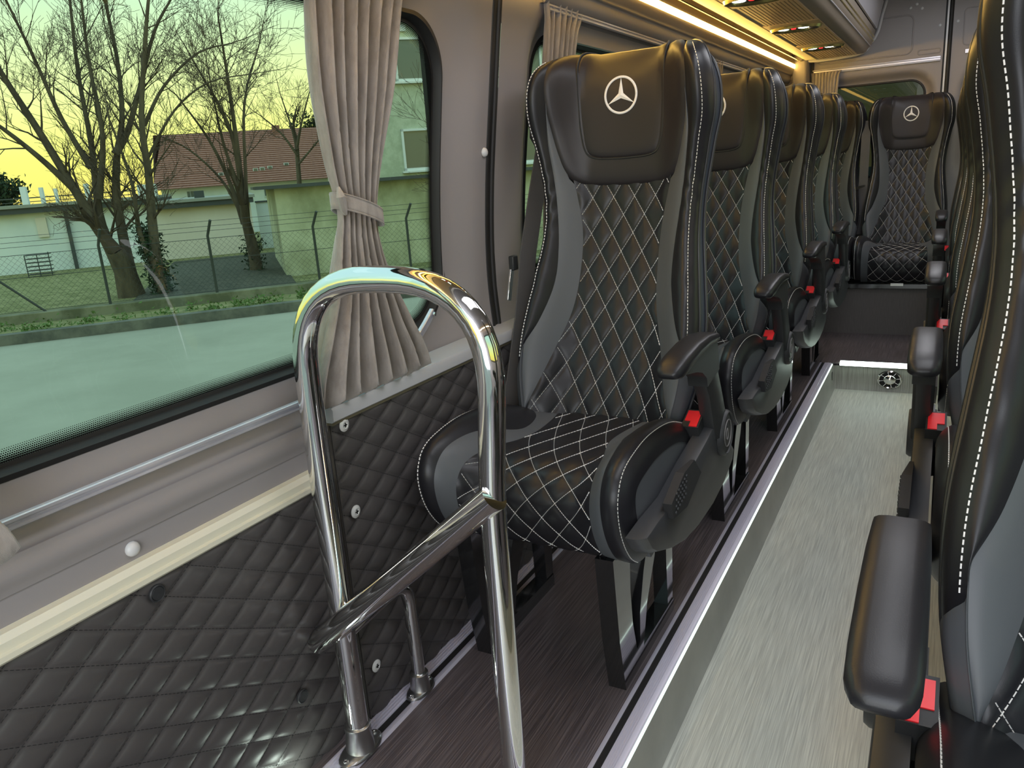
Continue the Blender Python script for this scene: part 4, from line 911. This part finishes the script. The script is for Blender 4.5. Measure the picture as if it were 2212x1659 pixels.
gstrip('verge', 11.98, -.67, 13.2, -.72, 'grass')
pw = obj('plinth_wall', ebox(MB(), -40, 40, 13.2, 13.42, -.85, -.575), 'plinth', bevel=.012); struct(pw)
gstrip('lawn', 13.42, -.66, 90, -1.6, 'grass')
sm = MB(); sm.grid(lambda u, t: tuple(E(-1.9 + 2.6 * u, 13.6 + 9 * t, -.64 - .0119 * 9 * t + .004 + .08 * sin(pi * u) * sin(pi * t))), 8, 6); struct(obj('soil_bank', sm, 'soil'))
# fence
fe = thing('wire_fence', 'wire mesh fence with dark angled posts on the low concrete plinth by the road', 'fence', tuple(E(0, 13.3, -.58)))
fo = E(0, 13.3, -.58)
def FE(t, z, d=0): return E(t, 13.3 + d, z) - fo
for t in (-5.25, -3.68, -2.13, -.57, 1.05, 2.6, 4.15, -6.8, -8.4):
    b = MB(); b.tube([FE(t, -.60), FE(t, .32), FE(t + .02, .38, -.03), FE(t + .08, .56, -.12)], .021, 8); obj('post', b, 'postm', fe)
b = MB(); b.tube([FE(-3.72, .12), FE(-3.0, -.60)], .016, 8); obj('brace', b, 'postm', fe)
b = MB()
for z in (.28, -.05, -.55): b.tube([FE(-9, z), FE(5.5, z)], .004, 4, caps=False)
for z, d, dt in ((.40, -.05, 0), (.47, -.08, 0), (.55, -.12, 0)): b.tube([FE(-9, z, d), FE(5.5, z, d)], .003, 4, caps=False)
o = obj('strand_wires', b, 'postm', fe)
b = MB(); st = .085; x = -9.6
def wire(p, q, r=.0018):
    u = Vector((0, 0, 1)); s_ = TT * r; v = [p - s_, p + s_, p + NN * r, q - s_, q + s_, q + NN * r]; b.add(v, [(0, 1, 4, 3), (1, 2, 5, 4), (2, 0, 3, 5)])
while x < 5.5:
    wire(FE(x, -.55), FE(x + .83, .28)); wire(FE(x, .28), FE(x + .83, -.55)); x += st
o = obj('mesh_wires', b, 'postm', fe, smooth=False); o['kind'] = 'stuff'
# low white building
lb = thing('low_building', 'long low white building with a dark flat roof edge across the lawn', 'building', tuple(E(-4, 24, -1.2))); lo_ = E(-4, 24, -1.2)
def part(name, boxes, m, parent, org, **kw):
    mb = MB()
    for bx in boxes: ebox(mb, *bx)
    mb.v = [tuple(Vector(v) - org) for v in mb.v]; return obj(name, mb, m, parent, **kw)
part('wall', [(-16, -2.45, 24, 31, -1.5, .82)], 'whitewall', lb, lo_)
part('wall', [(-2.45, .25, 24.05, 31, -1.5, .70)], 'creamwall', lb, lo_)['label'] = 'cream coloured wall section'
part('roof_edge', [(-16, -2.3, 23.75, 31, .76, .90)], 'fascia', lb, lo_); part('roof_edge', [(-2.3, .35, 23.8, 31, .60, .74)], 'fascia', lb, lo_)
part('roof', [(-16, -2.32, 23.7, 31, .90, .98)], 'roofgrey', lb, lo_); part('roof', [(-2.32, .4, 23.75, 31, .74, .82)], 'roofgrey', lb, lo_)
part('down_pipe', [(-4.50, -4.42, 23.9, 23.98, -1.2, .78)], 'fascia', lb, lo_)
part('notice_board', [(-5.2, -4.95, 23.93, 23.97, .12, .62)], 'creamwall', lb, lo_)
for t, h, w in ((-5.55, 1.45, .07), (-5.1, 1.4, .04), (-4.75, 1.35, .03), (-4.0, 1.42, .05)): part('vent_pipe', [(t, t + w * 2, 24.6, 24.8, .95, h)], 'whitewall', lb, lo_)
part('roof_rail', [(-9, -2.8, 25.5, 25.55, 1.14, 1.17), (-9, -2.8, 25.5, 25.55, 1.04, 1.06)], 'darkmetal', lb, lo_)
part('roof_box', [(-2.72, -2.25, 25, 25.6, .95, 1.30)], 'whitewall', lb, lo_); part('roof_fan', [(-1.25, -.98, 25, 25.3, .80, 1.02)], 'darkmetal', lb, lo_)
wx = thing('garden_wall', 'small bright white wall panel right of the cream building', 'wall', tuple(E(.75, 25, -1))); part('panel', [(.42, 1.22, 25, 25.2, -1.2, .56)], 'whitewall', wx, E(.75, 25, -1)); part('coping', [(.40, 1.24, 24.95, 25.25, .56, .60)], 'fascia', wx, E(.75, 25, -1))
# red roofed house
rh = thing('red_roofed_house', 'big white house with a steep red brown tiled roof behind the low buildings', 'house', tuple(E(2, 38, -1))); ro = E(2, 38, -1)
part('wall', [(-3.2, 14, 38, 46, -1.6, 1.28)], 'whitewall', rh, ro)
mb = MB(); n = 26
vs = []
for r in range(n + 1):
    f = r / n; zz = 1.17 + f * 2.5; dd = 37.6 + f * 4.4; tl = -3.5 + f * .42
    for q, (dz, dk) in enumerate(((0, 0), (.03, -.02))): vs += [E(tl, dd + dk, zz + dz) - ro, E(14.2, dd + dk, zz + dz + .015) - ro]
fs = []
for r in range(n): fs += [(r * 4 + 2, r * 4 + 3, r * 4 + 5, r * 4 + 4), (r * 4, r * 4 + 1, r * 4 + 3, r * 4 + 2)]
mb.add(vs, fs); obj('tiled_roof', mb, 'tiles', rh, smooth=False)
mb = MB(); mb.add([E(t, d, z) - ro for (d, z) in ((37.6, 1.17), (42, 3.70), (46.4, 1.17)) for t in (-3.45, 14.2)], [(0, 2, 4), (1, 5, 3), (2, 3, 5, 4)]); obj('gable', mb, 'tiles', rh, smooth=False)
part('chimney', [(2.0, 2.35, 41.6, 42.2, 3.4, 3.85)], 'tiles', rh, ro)
for t, z in ((.75, 1.72), (1.05, 1.74), (1.4, 1.78), (2.15, 1.88), (-.75, 1.62)):
    f = (z - 1.17) / 2.5; d = 37.6 + f * 4.4; w = obj('skylight', (lambda m: (setattr(m, 'v', [tuple(Vector(v) - ro) for v in m.v]), m)[1])(ebox(MB(), t, t + .22, d - .06, d + .12, z - .05, z + .12)), 'frame', rh)
    part('pane', [(t + .03, t + .19, d - .08, d - .05, z - .02, z + .10)], 'pane', w, ro)
for t, z in ((-2.2, .62), (-.5, .62), (1.05, .55), (1.75, .45), (2.6, .55), (1.75, -.55), (3.4, .55)):
    w = part('window', [(t, t + .34, 37.93, 38.0, z, z + .46)], 'frame', rh, ro); part('pane', [(t + .04, t + .155, 37.90, 37.94, z + .05, z + .41), (t + .185, t + .30, 37.90, 37.94, z + .05, z + .41)], 'pane', w, ro)
part('door', [(1.6, 1.95, 37.9, 38, -1.5, -.75)], 'fascia', rh, ro)
# stained concrete garage block and green-grey flats
ga = thing('concrete_garage', 'stained yellowish concrete garage wall with a thin dark roof slab', 'building', tuple(E(2.5, 15.5, -.8))); go = E(2.5, 15.5, -.8)
part('wall', [(.62, 7.5, 15.5, 20.5, -1.2, .95)], 'garage', ga, go)
part('roof_slab', [(.28, 8, 15.25, 21, .95, 1.01)], 'fascia', ga, go); part('base_strip', [(.60, 7.5, 15.42, 15.5, -1.0, -.70)], 'plinth', ga, go)
ap = thing('apartment_building', 'tall green grey rendered building with white framed windows, right of the curtain', 'building', tuple(E(6, 22, -.8))); ao = E(6, 22, -.8)
part('wall', [(3.35, 14, 22, 32, -1.2, 12)], 'apt', ap, ao)
for (t0, t1, z0, z1) in ((4.42, 5.33, 3.45, 4.55), (4.40, 5.31, 1.14, 2.24), (7.5, 8.6, 3.45, 4.55), (7.5, 8.6, 1.14, 2.24), (4.42, 5.33, 5.8, 6.9), (10.4, 11.5, 3.45, 4.55), (10.4, 11.5, 1.14, 2.24)):
    w = part('window', [(t0, t1, 21.93, 22.02, z0, z0 + .07), (t0, t1, 21.93, 22.02, z1 - .06, z1), (t0, t0 + .06, 21.93, 22.02, z0, z1), (t1 - .06, t1, 21.93, 22.02, z0, z1), (t0 - .06, t1 + .06, 21.88, 22.0, z0 - .05, z0)], 'frame', ap, ao)
    part('pane', [(t0 + .05, t1 - .05, 21.97, 21.99, z0 + .05, z1 - .05)], 'pane', w, ao)
part('wall_vent', [(4.60, 4.80, 21.94, 22.0, 4.70, 4.86)], 'frame', ap, ao)
# small things on the terrace
sh = thing('shelf_rack', 'dark wire shelf rack standing against the white building', 'rack', tuple(E(-4.95, 22.3, -1.08))); so = E(-4.95, 22.3, -1.08)
part('upright', [(-5.25, -5.23, 22.2, 22.22, -1.08, -.22)], 'darkmetal', sh, so); part('upright', [(-4.98, -4.96, 22.2, 22.22, -1.08, -.22)], 'darkmetal', sh, so); part('upright', [(-4.72, -4.70, 22.2, 22.22, -1.08, -.18)], 'darkmetal', sh, so)
for k in range(9): part('shelf', [(-5.25, -4.70, 22.2, 22.5, -1.0 + k * .095, -.985 + k * .095)], 'darkmetal', sh, so)
ch = thing('garden_chair', 'dark garden chair at the far left beyond the fence', 'chair', tuple(E(-5.75, 21, -1.1))); co = E(-5.75, 21, -1.1)
part('seat', [(-5.98, -5.58, 20.8, 21.2, -.86, -.82)], 'darkmetal', ch, co); part('backrest', [(-5.98, -5.62, 21.15, 21.2, -.82, -.58)], 'darkmetal', ch, co)
for t in (-5.96, -5.60):
    for d in (20.82, 21.17): part('leg', [(t, t + .025, d, d + .025, -1.15, -.84)], 'darkmetal', ch, co)
# bare trees
def tree(name, lab, D, base, limbs, seed, tw=1.0, r0=.3, fork=None, dd=.6, group='bare trees along the lawn', maxd=4, ln=.62):
    rnd = random.Random(seed); org = E(base[0], D, base[1]); t = thing(name, lab, 'tree', tuple(org), group); wood = MB(); tg = MB()
    def seg3(mb, pts, rs, n): mb.tube(pts, rs, n, caps=False)
    def grow(p, d, L, r, dep):
        k = 4 if dep < 3 else 3; pts = [p.copy()]; q = p.copy(); dv = d.copy()
        for i in range(k):
            dv = (dv + Vector((rnd.gauss(0, .13), rnd.gauss(0, .13), rnd.gauss(.03, .11)))).normalized(); q = q + dv * (L / k); pts.append(q.copy())
        rs = [max(.0028, r * .8 * (1 - .75 * i / k)) for i in range(k + 1)]
        seg3(tg, pts, rs, 5 if dep == 1 else (4 if dep == 2 else 3))
        if dep >= maxd: return
        nb = rnd.randint(2, 5) if dep < 3 else rnd.randint(1, 3)
        for b in range(nb):
            f = rnd.uniform(.25, 1.0); i = min(k - 1, int(f * k)); p2 = pts[i].lerp(pts[i + 1], f * k - i); base_d = (pts[i + 1] - pts[i]).normalized()
            ax = Vector((rnd.gauss(0, 1), rnd.gauss(0, 1), rnd.gauss(0, 1))).normalized(); side = base_d.cross(ax).normalized(); an = rnd.uniform(.4, .85)
            grow(p2, (base_d * cos(an) + side * sin(an) + Vector((0, 0, .15))).normalized(), L * rnd.uniform(.45, .8), max(.0035, r * (1 - .75 * f) * .62), dep + 1)
    for (pts2, ra, rb, dep0) in limbs:
        m = len(pts2); off = rnd.uniform(-dd, dd); P = [E(a, D + off * (i / max(1, m - 1)), z) - org for i, (a, z) in enumerate(pts2)]
        # smooth and subdivide
        Q = []
        for i in range(m - 1):
            for k in range(4):
                f = k / 4; xs = list(range(m)); Q.append(Vector([crom(xs, [p[j] for p in P], i + f) for j in range(3)]))
        Q.append(P[-1]); n = len(Q)
        rs = [(ra + (rb - ra) * (i / (n - 1)) ** .7) * .8 for i in range(n)]
        seg3(wood, Q, rs, 10)
        L = sum((Q[i + 1] - Q[i]).length for i in range(n - 1)); nbr = 0 if dep0 == 9 else int(L * 4.6 * tw)
        for b in range(nbr):
            f = rnd.uniform(.28, 1.0); i = min(n - 2, int(f * (n - 1))); p = Q[i].lerp(Q[i + 1], f * (n - 1) - i); bd = (Q[i + 1] - Q[i]).normalized()
            side = bd.cross(Vector((rnd.gauss(0, 1), rnd.gauss(0, 1), rnd.gauss(0, 1))).normalized()).normalized(); an = rnd.uniform(.4, 1.0)
            grow(p, (bd * cos(an) + side * sin(an) + Vector((0, 0, .12))).normalized(), ln * rnd.uniform(.7, 1.7), max(.006, rs[i] * .42), 1 if dep0 == 0 else 2)
        grow(Q[-1], (Q[-1] - Q[-2]).normalized(), ln * 1.4, rb, 1)
    obj('trunk', wood, 'bark', t, ang=180); o = obj('twigs', tg, 'twig', t, smooth=False, recalc=False); o['kind'] = 'stuff'
    return t, org
t1, o1 = tree('bare_tree', 'largest bare tree, several thick trunks spreading from one foot on the left', 15, (-2.0, -.75), [
    ([(-2.02, -.90), (-2.04, -.5), (-2.06, -.1), (-2.12, .15)], .36, .16, 9),
    ([(-2.02, -1.0), (-2.10, -.45), (-2.28, .35), (-2.52, 1.0), (-2.90, 2.07), (-3.28, 3.07), (-3.6, 4.1)], .20, .03, 0),
    ([(-2.60, 1.2), (-3.0, 1.75), (-3.5, 2.3), (-4.1, 2.7)], .08, .02, 0),
    ([(-2.02, -1.0), (-2.08, -.35), (-2.30, .55), (-2.27, 1.3), (-2.23, 1.96), (-2.22, 3.04), (-2.12, 4.3)], .15, .025, 0),
    ([(-2.27, 1.5), (-2.55, 2.3), (-2.75, 3.2), (-3.0, 4.2)], .07, .02, 0),
    ([(-1.96, -1.0), (-1.98, -.45), (-2.0, .28), (-1.98, 1.0), (-1.86, 1.65), (-1.66, 2.3), (-1.57, 3.23), (-1.60, 4.3)], .17, .025, 0),
    ([(-1.86, 1.70), (-1.62, 2.05), (-1.31, 2.75), (-.93, 3.64), (-.55, 4.2)], .09, .02, 0),
    ([(-2.24, 1.0), (-1.98, 2.0), (-1.95, 3.1), (-1.85, 4.2)], .08, .02, 0)], 3, 1.0, maxd=4)
t2, o2_ = tree('bare_tree', 'slim bare tree with ivy on its foot, just right of the largest one', 14.6, (-1.46, -.75), [
    ([(-1.46, -.85), (-1.50, -.2), (-1.44, .6), (-1.36, 1.3), (-1.30, 2.2), (-1.02, 3.4), (-.8, 4.2)], .16, .025, 0),
    ([(-1.52, -.3), (-1.66, .4), (-1.62, 1.2), (-1.72, 2.0)], .08, .02, 0),
    ([(-1.30, 2.1), (-.9, 2.7), (-.3, 3.2), (.25, 3.35)], .045, .012, 0),
    ([(-1.33, 1.6), (-.8, 2.3), (-.2, 2.7), (.5, 2.8)], .035, .01, 0)], 8, .9)
t3, o3_ = tree('bare_tree', 'dense bare tree with a fan of thin limbs in front of the red roof', 17, (.07, -1.0), [
    ([(.09, -1.2), (.10, -.3), (.05, .3), (.04, .7)], .20, .09, 9),
    ([(.04, .6), (.06, 1.69), (-.05, 2.39), (-.40, 3.25)], .09, .02, 0), ([(.05, .7), (.10, 1.9), (.12, 3.0), (.12, 3.9)], .09, .02, 0),
    ([(.08, .4), (.18, 1.3), (.36, 2.6), (.78, 3.6)], .07, .015, 0), ([(0, .3), (-.16, 1.2), (-.42, 2.0), (-.85, 2.8)], .08, .015, 0),
    ([(-.02, .5), (-.3, 1.2), (-.8, 1.8), (-1.3, 2.1)], .05, .012, 0), ([(.04, .9), (-.15, 1.9), (-.2, 3.0)], .06, .015, 0)], 21, 1.0, ln=.55)
t4, _ = tree('bare_tree', 'smaller bare tree further back, next to the top of the tied curtain', 30, (2.1, -.9), [
    ([(2.12, -1.2), (2.08, .4), (2.15, 1.6), (2.22, 2.6)], .14, .09, 9), ([(2.2, 2.2), (2.1, 3.0), (1.9, 4.0)], .08, .02, 0), ([(2.2, 2.3), (2.5, 3.2), (2.9, 4.2)], .08, .02, 0), ([(2.18, 2.0), (1.7, 2.8), (1.1, 3.4)], .07, .02, 0), ([(2.18, 1.7), (2.8, 2.3), (3.4, 2.9)], .06, .02, 0)], 33, 1.0, ln=.8, maxd=3)
t5, _ = tree('bare_shrub', 'thin reddish bare shrub rising in front of the concrete garage', 14.6, (4.1, -.75), [
    ([(4.1, -.8), (3.98, .2), (3.7, 1.2), (3.45, 2.2)], .03, .008, 0), ([(4.15, -.8), (4.1, .5), (3.95, 1.8), (3.9, 3.0)], .03, .008, 0), ([(4.2, -.8), (4.4, .5), (4.5, 2.0)], .03, .008, 0)], 41, .9, maxd=3, ln=.5)
del t5['group']
def leaves(name, org, pts, n, rad, size, m, parent):
    rnd = random.Random(len(pts) * 7 + n); b = MB()
    for _ in range(n):
        c, r = pts[rnd.randrange(len(pts))], rad; p = Vector(c) - org + Vector([rnd.gauss(0, r) for _ in range(3)])
        a = Vector([rnd.gauss(0, 1) for _ in range(3)]).normalized() * size; c2 = Vector([rnd.gauss(0, 1) for _ in range(3)]).normalized() * size; b.add([p, p + a, p + c2], [(0, 1, 2)])
    o = obj(name, b, m, parent, smooth=False, recalc=False); o['kind'] = 'stuff'; return o
leaves('ivy', o2_, [E(-1.46 - .01 * k, 14.6, -.7 + k * .085) for k in range(14)], 2600, .085, .06, 'ivy', t2)
leaves('ivy', o3_, [E(.10, 17, -.9 + k * .1) for k in range(9)], 900, .10, .06, 'ivy', t3)
for nm, lab, D, t, z, w, h in (('conifer', 'dark conifer behind the flat roof at the far left edge', 34, -8.6, 1.2, .55, 1.6), ('conifer', 'dark conifer above the red roof, next to the tied curtain', 48, 4.9, 3.8, .7, 1.6)):
    og = E(t, D, -1); c = thing(nm, lab, 'conifer', tuple(og)); leaves('foliage', og, [E(t + random.gauss(0, w), D, z + random.gauss(0, h * .4)) for _ in range(60)], 2600, .16, .16, 'ivy', c)
    b = MB(); b.tube([(0, 0, 0), (0, 0, z + 1)], .15, 8); obj('trunk', b, 'bark', c)
# low planting between road and fence
leaves('verge_weeds', Vector((0, 0, 0)), [E(random.uniform(-6, 6), random.uniform(12.05, 12.4), -.66) for _ in range(160)], 3800, .05, .045, M['ivy'] and mat('weed_green', (.10, .17, .04), .9), None)
# the bus's own outer skin (closes the body behind the cladding)
os_ = MB()
for sx in (1, -1):
    X = (lambda x: x) if sx > 0 else (lambda x: -.06 - x)
    for (y0, y1, z0, z1) in ((-1.2, 5.26, -.3, .64), (-1.2, 5.26, 1.345, 1.5), (1.46, 1.77, .6, 1.4), (3.18, 3.35, .6, 1.4), (4.8, 5.26, .6, 1.4), (-1.2, -.7, .6, 1.4)):
        b0 = [(X(x), y, z) for (x, z) in ((-.985, z0), (-.985, z1), (-.975, z1), (-.975, z0)) for y in (y0, y1)]
        os_.add(b0, [(0, 1, 3, 2), (2, 3, 5, 4), (4, 5, 7, 6), (6, 7, 1, 0), (0, 2, 4, 6), (1, 7, 5, 3)])
struct(obj('trim_14', os_, 'dark', smooth=False))

st_ = thing('step_lamp', 'small courtesy lamp on the floor profile lighting the foot of the quilted panel', 'lamp', (-.885, .765, .007))
b = MB(); b.box(-.008, .008, -.03, .03, 0, .012); obj('housing', b, 'plastic', st_, bevel=.002)
b = MB(); b.box(-.006, .006, -.026, .026, .012, .0135); obj('lens', b, 'ledc', st_)
ll = bpy.data.lights.new('lamp_light', 'POINT'); ll.energy = .12; ll.color = (.85, 1, .88); ll.shadow_soft_size = .012; lo2 = bpy.data.objects.new('lamp_light', ll); C.objects.link(lo2); lo2.parent = st_; lo2.location = (.004, .0, .022)
